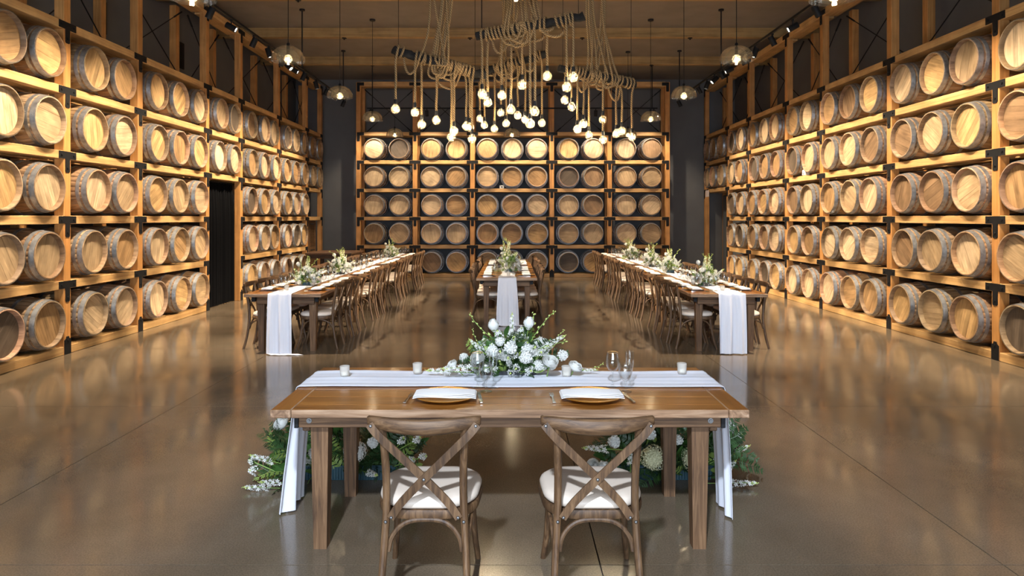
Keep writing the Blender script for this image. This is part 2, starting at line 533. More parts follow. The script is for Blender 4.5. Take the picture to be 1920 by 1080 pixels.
# front wall behind the camera, with a glazed opening 6 m wide
wf = struct(obj('wall_front', MB()
    .box(((XL - 3.2) / 2, YF + 0.0, ZM), (abs(XL + 3.2), W, ZC))
    .box(((XR + 3.2) / 2, YF + 0.0, ZM), (XR - 3.2, W, ZC))
    .box((0, YF, (3.5 + ZC) / 2), (6.4, W, ZC - 3.5))
    .box((0, YF, 0.15), (6.4, W, 0.3)).mesh('wall_front', M['wall'], False)))
win = struct(obj('window_1', MB().box((0, YF, 0.34), (6.4, 0.1, 0.08)).box((0, YF, 3.46), (6.4, 0.1, 0.08))
    .box((-3.16, YF, 1.9), (0.08, 0.1, 3.04)).box((3.16, YF, 1.9), (0.08, 0.1, 3.04))
    .box((-1.05, YF, 1.9), (0.06, 0.1, 3.04)).box((1.05, YF, 1.9), (0.06, 0.1, 3.04)).mesh('window_frame', M['black'], False)))
for x in (-2.1, 0.0, 2.1):
    obj('pane', MB().box((x, YF, 1.9), (2.03, 0.012, 3.04)).mesh('pane', M['steel_glass'], False), win)
wallbox('ceiling', ((XL + XR) / 2, (YB + YF) / 2, ZC + 0.06), (XR - XL + 2 * W, YB - YF + 2 * W, 0.12), M['ceiling'])
# ceiling beams across the hall
k = 1
for y in (-0.9, 1.9, 4.6, 7.3, 9.9, 12.55, 15.2, 17.9):
    o = obj('trim_%d' % k, MB().box((0, 0, 0), (XR - XL - 0.02, 0.14, 0.21), 0.006).mesh('ceiling_beam', M['beamwood']), None, ((XL + XR) / 2, y, ZC - 0.105))
    struct(o); k += 1
# ------------------------------------------------------------------ racks and barrels
PITCH = 0.819
LV = [0.0525] + [0.883 + 0.8185 * i for i in range(5)] + [5.60]      # beam centres
BH, PW, PD = 0.105, 0.135, 0.125
board_cache = {}
def board(name, L, w, h, mat, parent, loc, rot=(0, 0, 0)):
    """timber along local x, w on local y, h on local z"""
    key = (round(L, 3), round(w, 3), round(h, 3), mat.name)
    if key not in board_cache:
        board_cache[key] = MB().box((0, 0, 0), (L, w, h), 0.006).mesh(name, mat)
    return obj(name, board_cache[key], parent, loc, rot)

def plate(pts, th=0.008, bolts=()):
    mb = MB().prism(pts, -th, 0)
    for (x, z) in bolts:
        mb.tube([(x, -th, z), (x, -th - 0.012, z)], 0.016, 6)
    return mb.mesh('bracket', M['black'], True, 30)
hb, sw, st = 0.165, 0.042, -0.205
T_PL = plate([(-hb, -0.046), (-sw, -0.046), (-sw, st), (-sw + .015, st - .015), (sw - .015, st - .015), (sw, st), (sw, -0.046), (hb, -0.046), (hb, 0.046), (-hb, 0.046)], bolts=((-0.12, 0), (0.12, 0), (0, -0.165)))
L_PL = plate([(-sw, st), (-sw + .015, st - .015), (sw - .015, st - .015), (sw, st), (sw, -0.046), (hb, -0.046), (hb, 0.046), (-sw, 0.046)], bolts=((0.12, 0), (0, -0.165)))
LM_PL = plate([(sw, st), (sw, 0.046), (-hb, 0.046), (-hb, -0.046), (-sw, -0.046), (-sw, st), (-sw + .015, st - .015), (sw - .015, st - .015)], bolts=((-0.12, 0), (0, -0.165)))
I_PL = plate([(-0.062, -0.11), (0.062, -0.11), (0.062, 0.07), (0.03, 0.09), (0.022, 0.115), (-0.022, 0.115), (-0.03, 0.09), (-0.062, 0.07)], bolts=((0, 0.07),))

# ---- barrel meshes
RB, RH, BL = 0.333, 0.282, 0.90
def brad(z):
    t = 2 * z / BL
    return RB - (RB - RH) * t * t
NST = 28
def make_body():
    mb = MB()
    zs = [-0.45, -0.36, -0.24, -0.12, 0, 0.12, 0.24, 0.36, 0.45]
    ang = []
    for k in range(NST):
        a0 = 2 * math.pi * k / NST; da = 2 * math.pi / NST
        ang += [(a0, -0.004), (a0 + da * 0.06, 0.0), (a0 + da * 0.5, 0.0012), (a0 + da * 0.94, 0.0)]
    n = len(ang)
    vs, fs = [], []
    for z in zs:
        for a, d in ang:
            r = brad(z) + d
            vs.append((r * math.cos(a), r * math.sin(a), z))
    for i in range(len(zs) - 1):
        for k in range(n):
            k2 = (k + 1) % n
            fs.append((i * n + k, i * n + k2, (i + 1) * n + k2, (i + 1) * n + k))
    mb.add(vs, fs, 0)
    # chime: rim end, bevelled inner edge, recess wall
    ri = RH - 0.019
    b0 = len(zs) - 1
    ring = []
    base = len(mb.v)
    for (r, z) in ((RH, 0.45), (ri + 0.006, 0.452), (ri - 0.004, 0.435), (ri - 0.005, 0.385)):
        for a, d in ang:
            mb.v.append((r * math.cos(a), r * math.sin(a), z))
    for i in range(3):
        for k in range(n):
            k2 = (k + 1) % n
            mb.f.append((base + i * n + k, base + i * n + k2, base + (i + 1) * n + k2, base + (i + 1) * n + k)); mb.m.append(1 if i < 1 else 0)
    # back end closed
    mb.f.append(tuple(range(n))[::-1]); mb.m.append(0)
    return mb.mesh('staves', [M['stave'], M['rim']], True, 50)
BODY = make_body()
def hoop(z0, z1):
    prof = []
    for z in (z0, (z0 + z1) / 2, z1):
        prof.append((brad(z) + 0.006, z))
    prof = [(brad(z0) - 0.002, z0)] + prof + [(brad(z1) - 0.002, z1)]
    mb = MB().lathe(prof, 56)
    # riveted lap
    z = (z0 + z1) / 2; r = brad(z) + 0.0065
    for a in (0.0, 0.09):
        mb.ball((r * math.cos(a), r * math.sin(a), z), 0.006, 6)
    return mb.mesh('hoop', M['hoop'], True, 40)
HOOPS = [hoop(0.392, 0.446), hoop(0.325, 0.365), hoop(0.135, 0.175), hoop(-0.175, -0.135)]
RHD = RH - 0.0225
ZH = 0.392
def head_boards(nb=7, gap=0.0005):
    out = []
    w = 2 * RHD / nb
    for i in range(nb):
        y0 = -RHD + i * w + gap; y1 = -RHD + (i + 1) * w - gap
        pts = []
        m = 5
        def hx(y):
            return math.sqrt(max(0.0, RHD * RHD - y * y))
        ysl = [y0 + (y1 - y0) * k / m for k in range(m + 1)]
        right = [(hx(y), y) for y in ysl]
        left = [(-hx(y), y) for y in reversed(ysl)]
        p = right + left
        # drop coincident points at the tips
        q = []
        for a in p:
            if not q or (abs(a[0] - q[-1][0]) + abs(a[1] - q[-1][1])) > 1e-5:
                q.append(a)
        out.append(q)
    return out
HB = head_boards()
def poly_solid(mb, q, z0, z1, mi=0):
    n = len(q)
    vs = [(x, y, z0) for x, y in q] + [(x, y, z1) for x, y in q]
    fs = [tuple(range(n - 1, -1, -1)), tuple(range(n, 2 * n))] + [(i, (i + 1) % n, n + (i + 1) % n, n + i) for i in range(n)]
    mb.add(vs, fs, mi)
HEAD_BOARD = []
for i, q in enumerate(HB):
    mb = MB(); poly_solid(mb, q, ZH - 0.02, ZH + (0.0, 0.0012, -0.0006, 0.0008, 0.0, 0.001, 0.0004)[i])
    HEAD_BOARD.append(mb.mesh('head_board', M['head'], False))
mb = MB()
for i, q in enumerate(HB):
    poly_solid(mb, q, ZH - 0.02, ZH)
HEAD_FAR = mb.mesh('head', M['head'], False)
mb = MB(); poly_solid(mb, [(RHD * math.cos(2 * math.pi * k / 32), RHD * math.sin(2 * math.pi * k / 32)) for k in range(32)], ZH - 0.05, ZH - 0.021)
HEAD_BACK = mb.mesh('head', M['stave'], False)

TONES = [('pale tan', (0.54, 0.40, 0.25)), ('light oak', (0.60, 0.45, 0.29)), ('golden', (0.50, 0.32, 0.145)), ('honey brown', (0.37, 0.225, 0.105)),
         ('tan', (0.44, 0.31, 0.18)), ('brown', (0.25, 0.155, 0.085)), ('dark grey brown', (0.11, 0.082, 0.06))]
TW = [18, 14, 18, 18, 18, 12, 8]
TIER = ['bottom', 'second', 'middle', 'fourth', 'top']
count_near = [0]
def barrel(center, rot, tier, bay, pos, n, where, near, tone=None):
    t = rnd.choices(range(len(TONES)), TW)[0] if tone is None else tone
    nm, col = TONES[t]
    j = rnd.uniform(0.9, 1.1)
    col = tuple(min(1, c * j) for c in col)
    pn = {2: ('first', 'second'), 3: ('first', 'middle', 'third')}[n][pos]
    spin = Quaternion((0, 0, 1), rnd.uniform(-math.pi, math.pi))
    o = thing('wine_barrel', '%s headed oak barrel, %s in %s, %s tier of %s' % (nm, pn, bay, TIER[tier], where), 'barrel', center, rot @ spin, 'oak barrels on the ' + where)
    g = rnd.uniform(0.75, 1.3); w = rnd.uniform(0.9, 1.1)
    bc = (g, g * w, g * w * rnd.uniform(0.9, 1.1))
    obj('staves', BODY, o, color=bc)
    for h in HOOPS:
        obj('hoop', h, o)
    if near:
        hd = obj('head', HEAD_BACK, o, color=bc)
        for q in HEAD_BOARD:
            v = rnd.uniform(0.92, 1.08)
            obj('head_board', q, hd, color=tuple(c * v for c in col))
    else:
        obj('head', HEAD_FAR, o, color=col)
    return o

def rack(kind, front, posts, counts, skip, where, label, bays, nearlim):
    """kind L/R/B; front = plane of the rack face; posts = centre positions along the run"""
    if kind == 'L':
        P = lambda u, w, z: (front + w, u, z); RZ = math.pi / 2; axis = zdir((1, 0, 0))
    elif kind == 'R':
        P = lambda u, w, z: (front - w, u, z); RZ = -math.pi / 2; axis = zdir((-1, 0, 0))
    else:
        P = lambda u, w, z: (u, front - w, z); RZ = 0.0; axis = zdir((0, -1, 0))
    r = thing('barrel_rack', label, 'rack')
    n = len(posts)
    rev = kind == 'R'          # local x of the plates runs against u
    for i, u in enumerate(posts):
        for w in (-PD / 2, -0.62):
            o = board('post', 5.66, PW, PD, M['fir_post'], r, P(u, w, 2.83), (0, -math.pi / 2, 0))
            # local y (width) runs along the wall
            q = Matrix.Rotation(RZ, 4, 'Z').to_quaternion()
            qq = q @ Matrix.Rotation(math.pi / 2, 4, 'Z').to_quaternion() @ Euler((0, -math.pi / 2, 0)).to_quaternion()
            o.rotation_mode = 'QUATERNION'; o.rotation_quaternion = qq
        for li, z in enumerate(LV):
            lo = i > 0 and (i - 1, li) not in skip
            hi = i < n - 1 and (i, li) not in skip
            if not (lo or hi) and li > 0:
                continue
            if li == 0:
                me = I_PL
                zz = 0.11
            else:
                zz = z
                if lo and hi:
                    me = T_PL
                else:
                    pos_x = hi if not rev else lo
                    me = L_PL if pos_x else LM_PL
            obj('bracket', me, r, P(u, 0.0005, zz), (0, 0, RZ))
    for i in range(n - 1):
        a, b = posts[i] + PW / 2, posts[i + 1] - PW / 2
        mid = (a + b) / 2
        for li, z in enumerate(LV):
            if (i, li) in skip:
                continue
            board('beam', b - a - 0.002, 0.28, BH if li < 6 else 0.14, M['fir'], r, P(mid, -0.141, z), (0, 0, RZ))
            if li < 6:
                board('rear_beam', b - a - 0.002, 0.20, BH, M['fir'], r, P(mid, -0.50, z), (0, 0, RZ))
        # cable cross brace in the open top bay
        z0, z1 = LV[5] + 0.06, LV[6] - 0.08
        for s in (0, 1):
            p0 = P(a + 0.03, -0.42 - 0.02 * s, z0 if s else z1); p1 = P(b - 0.03, -0.42 - 0.02 * s, z1 if s else z0)
            mb = MB().tube([p0, p1], 0.009, 6)
            d = (Vector(p1) - Vector(p0))
            for f0, f1 in ((0.0, 0.13), (0.87, 1.0)):
                mb.tube([Vector(p0) + d * f0, Vector(p0) + d * f1], 0.016, 6)
            obj('brace_cable', mb.mesh('brace_cable', M['black']), r)
        c = counts[i]
        for t in range(5):
            if (i, t, 'b') in skip:
                continue
            for k in range(c):
                sp = min(0.722, (b - a) / c)
                u = mid + (k - (c - 1) / 2) * sp + rnd.uniform(-0.012, 0.012)
                w = -0.37 + rnd.uniform(-0.02, 0.025)
                z = LV[t] + BH / 2 + RB + 0.003
                barrel(P(u, w, z), axis, t, bays[i], k, c, where, (u < nearlim))
    return r

postsL = [6.36, 8.66, 10.37, 12.68, 14.27, 16.60, 18.88, 20.36]
skL = {(3, 0), (3, 1), (3, 2), (6, 0), (6, 1)} | {(3, t, 'b') for t in (0, 1, 2)} | {(6, t, 'b') for t in (0, 1, 2)}
baysL = ['nearest bay', 'second bay', 'third bay', 'curtain bay', 'fifth bay', 'sixth bay', 'shutter bay']
rack('L', -5.62, postsL, [3, 2, 3, 2, 3, 3, 2], skL, 'left rack', 'timber barrel rack with black brackets along the left wall', baysL, 12.5)
postsR = [6.0, 8.29, 10.62, 12.94, 14.59, 16.87, 18.53, 20.70]
skR = {(6, 0), (6, 1), (6, 2)} | {(6, t, 'b') for t in (0, 1, 2)}
baysR = ['nearest bay', 'second bay', 'third bay', 'fourth bay', 'fifth bay', 'sixth bay', 'doorway bay']
rack('R', 5.89, postsR, [3, 3, 3, 2, 3, 2, 3], skR, 'right rack', 'timber barrel rack with black brackets along the right wall', baysR, 12.5)
postsB = [-4.405, -2.765, -1.10, 1.20, 2.875, 4.555]
baysB = ['leftmost bay', 'second bay', 'centre bay', 'fourth bay', 'rightmost bay']
rack('B', 19.78, postsB, [2, 2, 3, 2, 2], set(), 'back rack', 'timber barrel rack with black brackets on the back wall', baysB, -99)

# things on the rack shelves
o = thing('sensor_box', 'white box with round lens on a shelf of the right rack', 'sensor', (5.945, 13.74, LV[3] + BH / 2 + 0.001))
mb = MB().box((0, 0, 0.06), (0.10, 0.14, 0.12), 0.015); obj('casing', mb.mesh('casing', M['white']), o)
obj('lens_ring', MB().tube([(-0.05, 0, 0.065), (-0.056, 0, 0.065)], 0.036, 16).mesh('lens_ring', plain('lens_grey', (0.25, 0.26, 0.28), 0.3)), o)
obj('lens', MB().tube([(-0.056, 0, 0.065), (-0.059, 0, 0.065)], 0.020, 14).mesh('lens', M['white']), o)
o = thing('sensor_box', 'small white cube on the back rack shelf between two centre barrels', 'sensor', (-0.25, 19.83, LV[3] + BH / 2 + 0.001))
obj('casing', MB().box((0, 0, 0.045), (0.13, 0.09, 0.09), 0.01).mesh('casing', M['white']), o)
obj('lens', MB().tube([(0, -0.045, 0.045), (0, -0.05, 0.045)], 0.02, 12).mesh('lens', M['black']), o)
o = thing('notice_plate', 'pale notice plate on the beam above the right doorway', 'sign', (5.865, 20.35, LV[3] - 0.075))
obj('panel', MB().box((0, 0, 0), (0.02, 0.32, 0.20), 0.004).mesh('panel', plain('pale_notice', (0.75, 0.62, 0.58), 0.6)), o)
obj('hanger', MB().box((0.008, 0, 0.11), (0.008, 0.06, 0.04)).mesh('hanger', M['black']), o)
for (x, y, z, w) in ((-5.5, 17.65, LV[1] - BH / 2 - 0.02, 'white slim casing under a beam low on the left rack'),):
    o = thing('shelf_casing', w, 'lamp', (-5.72, y, z - 0.02))
    obj('casing', MB().box((0, 0, 0.018), (0.07, 0.22, 0.035), 0.006).mesh('casing', M['white']), o)  # plain white casing under the beam, gives no light

# black curtain in the left doorway
def curtain(name, label, u0, u1, z0, z1, x, folds, amp, mat, seed):
    r_ = random.Random(seed)
    n = folds * 10
    ph = [r_.uniform(0.7, 1.3) for _ in range(folds + 2)]
    def off(u):
        k = int(u * folds)
        return amp * ph[k] * (0.5 - 0.5 * math.cos(2 * math.pi * u * folds))
    zs = [z0, z0 + 0.3 * (z1 - z0), z0 + 0.7 * (z1 - z0), z1 - 0.05, z1]
    vs, fs = [], []
    for side in (0, 1):
        for zi, z in enumerate(zs):
            pinch = 0.35 if zi == len(zs) - 1 else (0.6 if zi == len(zs) - 2 else 1.0)
            for k in range(n + 1):
                u = k / n
                vs.append((x + off(u * 0.9999) * pinch - 0.004 * side, u0 + (u1 - u0) * u, z))
    m = len(zs) * (n + 1)
    for side in (0, 1):
        for zi in range(len(zs) - 1):
            for k in range(n):
                a = side * m + zi * (n + 1) + k
                q = (a, a + 1, a + n + 2, a + n + 1)
                fs.append(q if side == 0 else q[::-1])
    o = thing(name, label, 'curtain', (0, 0, 0))
    obj('cloth', MB().add(vs, fs).mesh('cloth', mat, True, 80), o)
    return o
c = curtain('door_curtain', 'black velvet curtain hanging in the doorway of the left rack', 12.80, 14.17, 0.01, 2.42, -5.80, 11, 0.075, M['curtain'], 3)
obj('curtain_rod', MB().tube([(-5.80, 12.76, 2.435), (-5.80, 14.2, 2.435)], 0.014, 8).mesh('curtain_rod', M['black']), c)
# shutters in the far left bay
for i, (u0, u1) in enumerate(((18.97, 19.60), (19.63, 20.27))):
    o = thing('louvre_shutter', ('brown louvred shutter beside the last barrels of the left rack', 'brown louvred shutter against the end post of the left rack')[i], 'shutter', (-5.80, (u0 + u1) / 2, 0), None, 'shutters in the left rack')
    h = (u1 - u0) / 2
    for s in (-1, 1):
        obj('stile', MB().box((0, s * (h - 0.04), 0.82), (0.04, 0.08, 1.64), 0.005).mesh('stile', M['shutter']), o)
    for z in (0.05, 0.84, 1.60):
        obj('rail', MB().box((0, 0, z), (0.038, 2 * h - 0.162, 0.08), 0.004).mesh('rail', M['shutter']), o)
    mb = MB()
    z = 0.115
    while z < 1.54:
        if abs(z - 0.84) > 0.055:
            mb.add([(-0.018, -h + .08, z + 0.022), (0.018, -h + .08, z - 0.018), (0.018, h - .08, z - 0.018), (-0.018, h - .08, z + 0.022),
                    (-0.018, -h + .08, z + 0.030), (0.018, -h + .08, z - 0.010), (0.018, h - .08, z - 0.010), (-0.018, h - .08, z + 0.030)],
                   [(0, 1, 2, 3), (7, 6, 5, 4), (1, 5, 6, 2), (0, 3, 7, 4), (0, 4, 5, 1), (3, 2, 6, 7)])
        z += 0.042
    sl = obj('slats', mb.mesh('slats', M['shutter'], False), o)
    sl['kind'] = 'stuff'
# grey board door in the right doorway
d1 = struct(obj('door_1', MB().box((0, 0, 1.2), (0.05, 2.0, 2.4), 0.004).mesh('door_1', plain('grey_door_edge', (0.05, 0.052, 0.055), 0.6), True), None, (6.45, 19.6, 0)))
for k in range(6):
    obj('door_board', MB().box((-0.033, -0.83 + k * 0.333, 1.2), (0.016, 0.318, 2.36), 0.004).mesh('door_board', plain('grey_door', (0.12, 0.125, 0.13), 0.55), True), d1)
obj('door_handle', MB().tube([(-0.045, -0.88, 1.0), (-0.09, -0.88, 1.0), (-0.09, -0.88, 1.12), (-0.045, -0.88, 1.12)], 0.01, 8).mesh('door_handle', M['black']), d1)
# air grilles high on the left wall
for y, w in ((9.98 * 1.09, 'nearer'), (13.5, 'farther')):
    o = thing('wall_grille', 'dark air grille high on the left wall, %s one' % w, 'grille', (XL + 0.012, y, 4.95), None, 'air grilles')
    obj('frame', MB().box((0, 0, 0), (0.02, 0.34, 0.52), 0.004).mesh('frame', M['black']), o)
    mb = MB()
    for k in range(9):
        mb.box((0.014, 0, -0.2 + k * 0.05), (0.008, 0.28, 0.022))
    s_ = obj('louvres', mb.mesh('louvres', M['black'], False), o); s_['kind'] = 'stuff'

# ------------------------------------------------------------------ tracks and spotlights
TZ = 4.74
LTX, RTX, CTX = -2.895, 2.78, -0.06      # centre lines of the three rows of tables
def track(label, p0, p1, rods):
    o = thing('lighting_track', label, 'track', (0, 0, 0))
    d = Vector(p1) - Vector(p0)
    c_ = (Vector(p0) + Vector(p1)) / 2
    obj('rail', MB().box(c_, (max(abs(d.x), 0.035), max(abs(d.y), 0.035), 0.04), 0.004).mesh('rail', M['black']), o)
    for r_ in rods:
        obj('rod', MB().tube([(r_[0], r_[1], TZ), (r_[0], r_[1], ZC - 0.01)], 0.014, 8).mesh('rod', M['black']), o)
        obj('rod_canopy', MB().tube([(r_[0], r_[1], ZC - 0.03), (r_[0], r_[1], ZC - 0.001)], 0.055, 12).mesh('rod_canopy', M['black']), o)
    return o
XTL, XTR = -4.21, 4.26
track('black lighting track hanging along the left rack', (XTL, 3.4, TZ), (XTL, 17.4, TZ), [(XTL, y) for y in (5.2, 9.5, 13.8, 17.2)])
track('black lighting track hanging along the right rack', (XTR, 3.4, TZ), (XTR, 17.4, TZ), [(XTR, y) for y in (5.2, 9.5, 13.8, 17.2)])
YTB = 18.8
track('black lighting track hanging across the hall before the back rack', (-3.95, YTB, TZ), (4.05, YTB, TZ), [(-3.8, YTB), (0.05, YTB), (3.9, YTB)])
HOUSING = MB().lathe([(0.0, -0.165), (0.044, -0.165), (0.047, -0.16), (0.047, 0.0), (0.042, 0.0), (0.040, -0.02), (0.0, -0.02)], 16).mesh('housing', M['black'])
LENS = MB().lathe([(0.0, -0.012), (0.036, -0.012)], 14).mesh('lens', M['lens'])
def spot(loc, aim, label, group, power, angle, blend=0.6, mul=1.0):
    o = thing('track_spotlight', label, 'spotlight', loc, None, group)
    d = (Vector(aim) - Vector(loc)).normalized()
    obj('arm', MB().tube([(0, 0, 0), (0, 0, -0.09)], 0.010, 8).box((0, 0, -0.01), (0.03, 0.03, 0.03)).mesh('arm', M['black']), o)
    hp = Vector((0, 0, -0.12)) + d * 0.08
    obj('housing', HOUSING, o, hp, zdir(d))
    obj('lens', LENS, o, hp, zdir(d))
    lo = Vector(loc) + hp + d * 0.012
    light('spot_light', 'SPOT', lo, power, WARM, parent=o, aim=lo + d, spot_size=math.radians(angle), spot_blend=blend, shadow_soft_size=0.03)
ysL = [5.2, 6.8, 8.2, 9.58, 11.2, 12.6, 13.9, 15.6, 17.2]
for i, y in enumerate(ysL):
    spot((XTL, y, TZ - 0.02), (-5.6, y + 0.15, 1.85), 'black track spotlight, %s from the camera along the left track' % ORD[i], 'spots on the left track', P_WALL, 90, 1.0)
ysR = [5.2, 6.8, 8.1, 9.5, 11.1, 12.5, 13.74, 15.4, 17.2]
for i, y in enumerate(ysR):
    spot((XTR, y, TZ - 0.02), (5.87, y + 0.15, 1.85), 'black track spotlight, %s from the camera along the right track' % ORD[i], 'spots on the right track', P_WALL, 90, 1.0)
for i, x in enumerate((-3.85, -2.3, -0.75, 0.8, 2.35, 3.95)):
    spot((x, YTB, TZ - 0.02), (x, 19.75, 2.2), 'black track spotlight, %s from the left before the back rack' % ORD[i], 'spots on the back track', P_BACK, 110)

for i, y in enumerate((8.7, 10.3, 11.9, 13.3, 14.8, 16.3)):
    # every other head is turned across the hall on to the opposite row of tables
    if i % 2 == 0:
        spot((XTL, y, TZ - 0.02), (LTX - 0.22, y + 0.5, 0.76), 'black track spotlight on left track turned to the left table, %s of six' % ORD[i], 'spots on the left track', P_TABLE, 44, 0.9)
        spot((XTR, y, TZ - 0.02), (RTX + 0.22, y + 0.5, 0.76), 'black track spotlight on right track turned to the right table, %s of six' % ORD[i], 'spots on the right track', P_TABLE, 44, 0.9)
    else:
        spot((XTL, y, TZ - 0.02), (RTX, y + 1.2, 0.8), 'black track spotlight on left track turned across the hall, %s of six' % ORD[i], 'spots on the left track', P_TABLE * 4.2, 26, 0.9)
        spot((XTR, y, TZ - 0.02), (LTX, y + 1.2, 0.8), 'black track spotlight on right track turned across the hall, %s of six' % ORD[i], 'spots on the right track', P_TABLE * 4.2, 26, 0.9)
spot((XTL, 12.95, TZ - 0.02), (CTX, 12.3, 0.8), 'black track spotlight on the left track turned to the centre table', 'spots on the left track', P_TABLE * 2.0, 26, 0.9)
spot((XTR, 14.25, TZ - 0.02), (CTX, 14.0, 0.8), 'black track spotlight on the right track turned to the centre table', 'spots on the right track', P_TABLE * 2.0, 26, 0.9)
# floodlight on the ceiling behind the camera
o = thing('ceiling_floodlight', 'square floodlight on the ceiling behind the camera', 'floodlight', (-0.7, -1.9, ZC))
fl_loc = Vector((-0.7, -1.9, 5.25)); fl_aim = Vector((0.0, 4.3, 0.4))
fd = (fl_aim - fl_loc).normalized()
obj('arm', MB().tube([(0, 0, 0), (0, 0, -0.58)], 0.015, 8).mesh('arm', M['black']), o)
obj('housing', MB().box((0, 0, -0.08), (0.34, 0.34, 0.12), 0.02).mesh('housing', M['black']), o, fl_loc - o.location - fd * 0.03, zdir(fd))
light('flood_light', 'SPOT', fl_loc + fd * 0.03, P_FLOOD, COOL, parent=o, aim=fl_aim, spot_size=math.radians(54), spot_blend=0.45, shadow_soft_size=0.12)

# ------------------------------------------------------------------ dome pendants
DOME = MB().lathe([(0.03, 0.17), (0.10, 0.158), (0.155, 0.125), (0.195, 0.075), (0.215, 0.02), (0.218, -0.03), (0.212, -0.03), (0.209, 0.02), (0.19, 0.072), (0.15, 0.12), (0.098, 0.152), (0.03, 0.164)], 40).mesh('shade', M['shade'])
DOME_IN = MB().lathe([(0.03, 0.13), (0.08, 0.115), (0.12, 0.08), (0.145, 0.03), (0.150, -0.025), (0.147, -0.025), (0.142, 0.03), (0.117, 0.078), (0.078, 0.111), (0.03, 0.126)], 36).mesh('inner_shade', M['shade'])
PB = MB().ball((0, 0, 0), 0.055, 20).mesh('bulb', M['bulbglass'])
PF = MB().ball((0, 0, 0), 0.020, 8).mesh('filament', M['pfilament'])
CAPM = MB().lathe([(0.0, 0.215), (0.012, 0.215), (0.022, 0.20), (0.022, 0.075), (0.03, 0.07), (0.03, 0.055), (0.0, 0.055)], 14).mesh('socket', M['black'])
CANOPY = MB().lathe([(0.0, -0.035), (0.055, -0.035), (0.062, -0.025), (0.062, 0.0), (0.0, 0.0)], 18).mesh('canopy', M['black'])
def pendant(x, y, z, label):
    o = thing('dome_pendant', label, 'pendant lamp', (x, y, z), None, 'glass dome pendants')
    obj('shade', DOME, o); obj('inner_shade', DOME_IN, o)
    obj('bulb', PB, o); obj('filament', PF, o); obj('socket', CAPM, o)
    obj('cord', MB().tube([(0, 0, 0.21), (0, 0, ZC - z - 0.03)], 0.005, 6).mesh('cord', M['black']), o)
    obj('canopy', CANOPY, o, (0, 0, ZC - z - 0.001))
YP = [6.28, 9.0, 11.73, 14.5, 17.3]
for i, y in enumerate(YP):
    pendant(-2.93, y, 3.77 if i == 0 else 3.82, 'glass dome pendant over the left table, %s from the camera' % ORD[i])
    pendant(2.98, y, 3.77 if i == 0 else 3.82, 'glass dome pendant over the right table, %s from the camera' % ORD[i])
pendant(0.05, 6.28, 3.815, 'glass dome pendant in front of the rope chandelier at frame top')
pendant(0.04, 17.3, 3.82, 'glass dome pendant behind the rope bulbs near the back rack')
# sprinkler heads under the beams
for i, (x, y) in enumerate(((-3.7, 15.2), (-0.9, 15.2), (1.6, 15.2), (3.7, 17.9), (-1.1, 17.9), (-3.9, 12.55), (4.0, 15.2))):
    o = thing('sprinkler_head', ['small sprinkler head under ceiling beam, %s from the left' % q for q in ('second', 'fourth', 'fifth', 'sixth', 'third', 'first', 'last')][i], 'sprinkler', (x, y, ZC - 0.21), None, 'sprinkler heads')
    obj('escutcheon', MB().lathe([(0, -0.012), (0.05, -0.012), (0.055, 0.0), (0, 0)], 12).mesh('escutcheon', M['black']), o)
    obj('nozzle', MB().lathe([(0, -0.04), (0.02, -0.04), (0.012, -0.012), (0, -0.012)], 10).mesh('nozzle', M['black']), o)

# ------------------------------------------------------------------ rope chandelier
BRN = {  # branch: end points given as picture position and distance
    'left': (px2w(738, 94, 7.35), px2w(912, 142, 7.75)),
    'upper': (px2w(893, 68, 7.15), px2w(1095, 31, 6.9)),
    'rear': (px2w(884, 142, 8.9), px2w(1024, 101, 8.45)),
    'right': (px2w(1048, 128, 7.9), px2w(1190, 158, 8.25)),
}
BNAME = {'left': 'left branch', 'upper': 'upper middle branch', 'rear': 'rear middle branch', 'right': 'right branch'}
for kx, (a, b) in BRN.items():
    o = thing('hanging_branch', 'dark gnarled branch of the chandelier, %s wrapped in rope' % BNAME[kx], 'branch', a)
    r_ = random.Random(len(kx) * 3 + 1)
    pts, rad = [], []
    for i in range(25):
        t = i / 24
        pts.append((b - a) * t + Vector((0, r_.uniform(-.012, .012), r_.uniform(-.012, .012))))
        rad.append(0.045 * r_.uniform(0.85, 1.15))
    obj('bark', MB().tube(pts, rad, 10).mesh('bark', M['branch'], True, 60), o)
    for t in (0.05, 0.95):
        p = (b - a) * t
        obj('suspension_wire', MB().tube([p, Vector((p.x, p.y, ZC - a.z - 0.005))], 0.003, 5).mesh('suspension_wire', M['black']), o)
BULBS = [
    (741.5, 205, 'left'), (778, 211, 'left'), (790.5, 234, 'left'), (818, 226, 'left'), (846, 257.5, 'left'), (851, 246, 'left'), (874, 237, 'left'), (881, 239, 'left'), (885, 260.5, 'left'),
    (904, 177, 'upper'), (914.5, 192, 'upper'), (941, 179, 'upper'), (958, 205.5, 'upper'), (979, 159.5, 'upper'), (994, 232.5, 'upper'), (1003, 209, 'upper'), (1026, 143, 'upper'), (1075, 145, 'upper'), (1062.5, 164, 'upper'),
    (899.5, 223, 'rear'), (908, 235, 'rear'), (927, 242, 'rear'), (939, 212, 'rear'), (949, 232, 'rear'), (971, 217, 'rear'), (984.5, 225, 'rear'), (1016, 231, 'rear'),
    (1059, 188, 'right'), (1072, 201, 'right'), (1082.5, 243, 'right'), (1094, 232.5, 'right'), (1104, 254, 'right'), (1130.5, 225, 'right'), (1130.5, 262.5, 'right'), (1155.5, 251, 'right'), (1166, 246, 'right'), (1185, 257.5, 'right')]
BUNDLE = {'left': (-0.73, 7.5), 'upper': (0.12, 7.1), 'rear': (-0.02, 8.3), 'right': (1.04, 8.1)}
RR = 0.0125
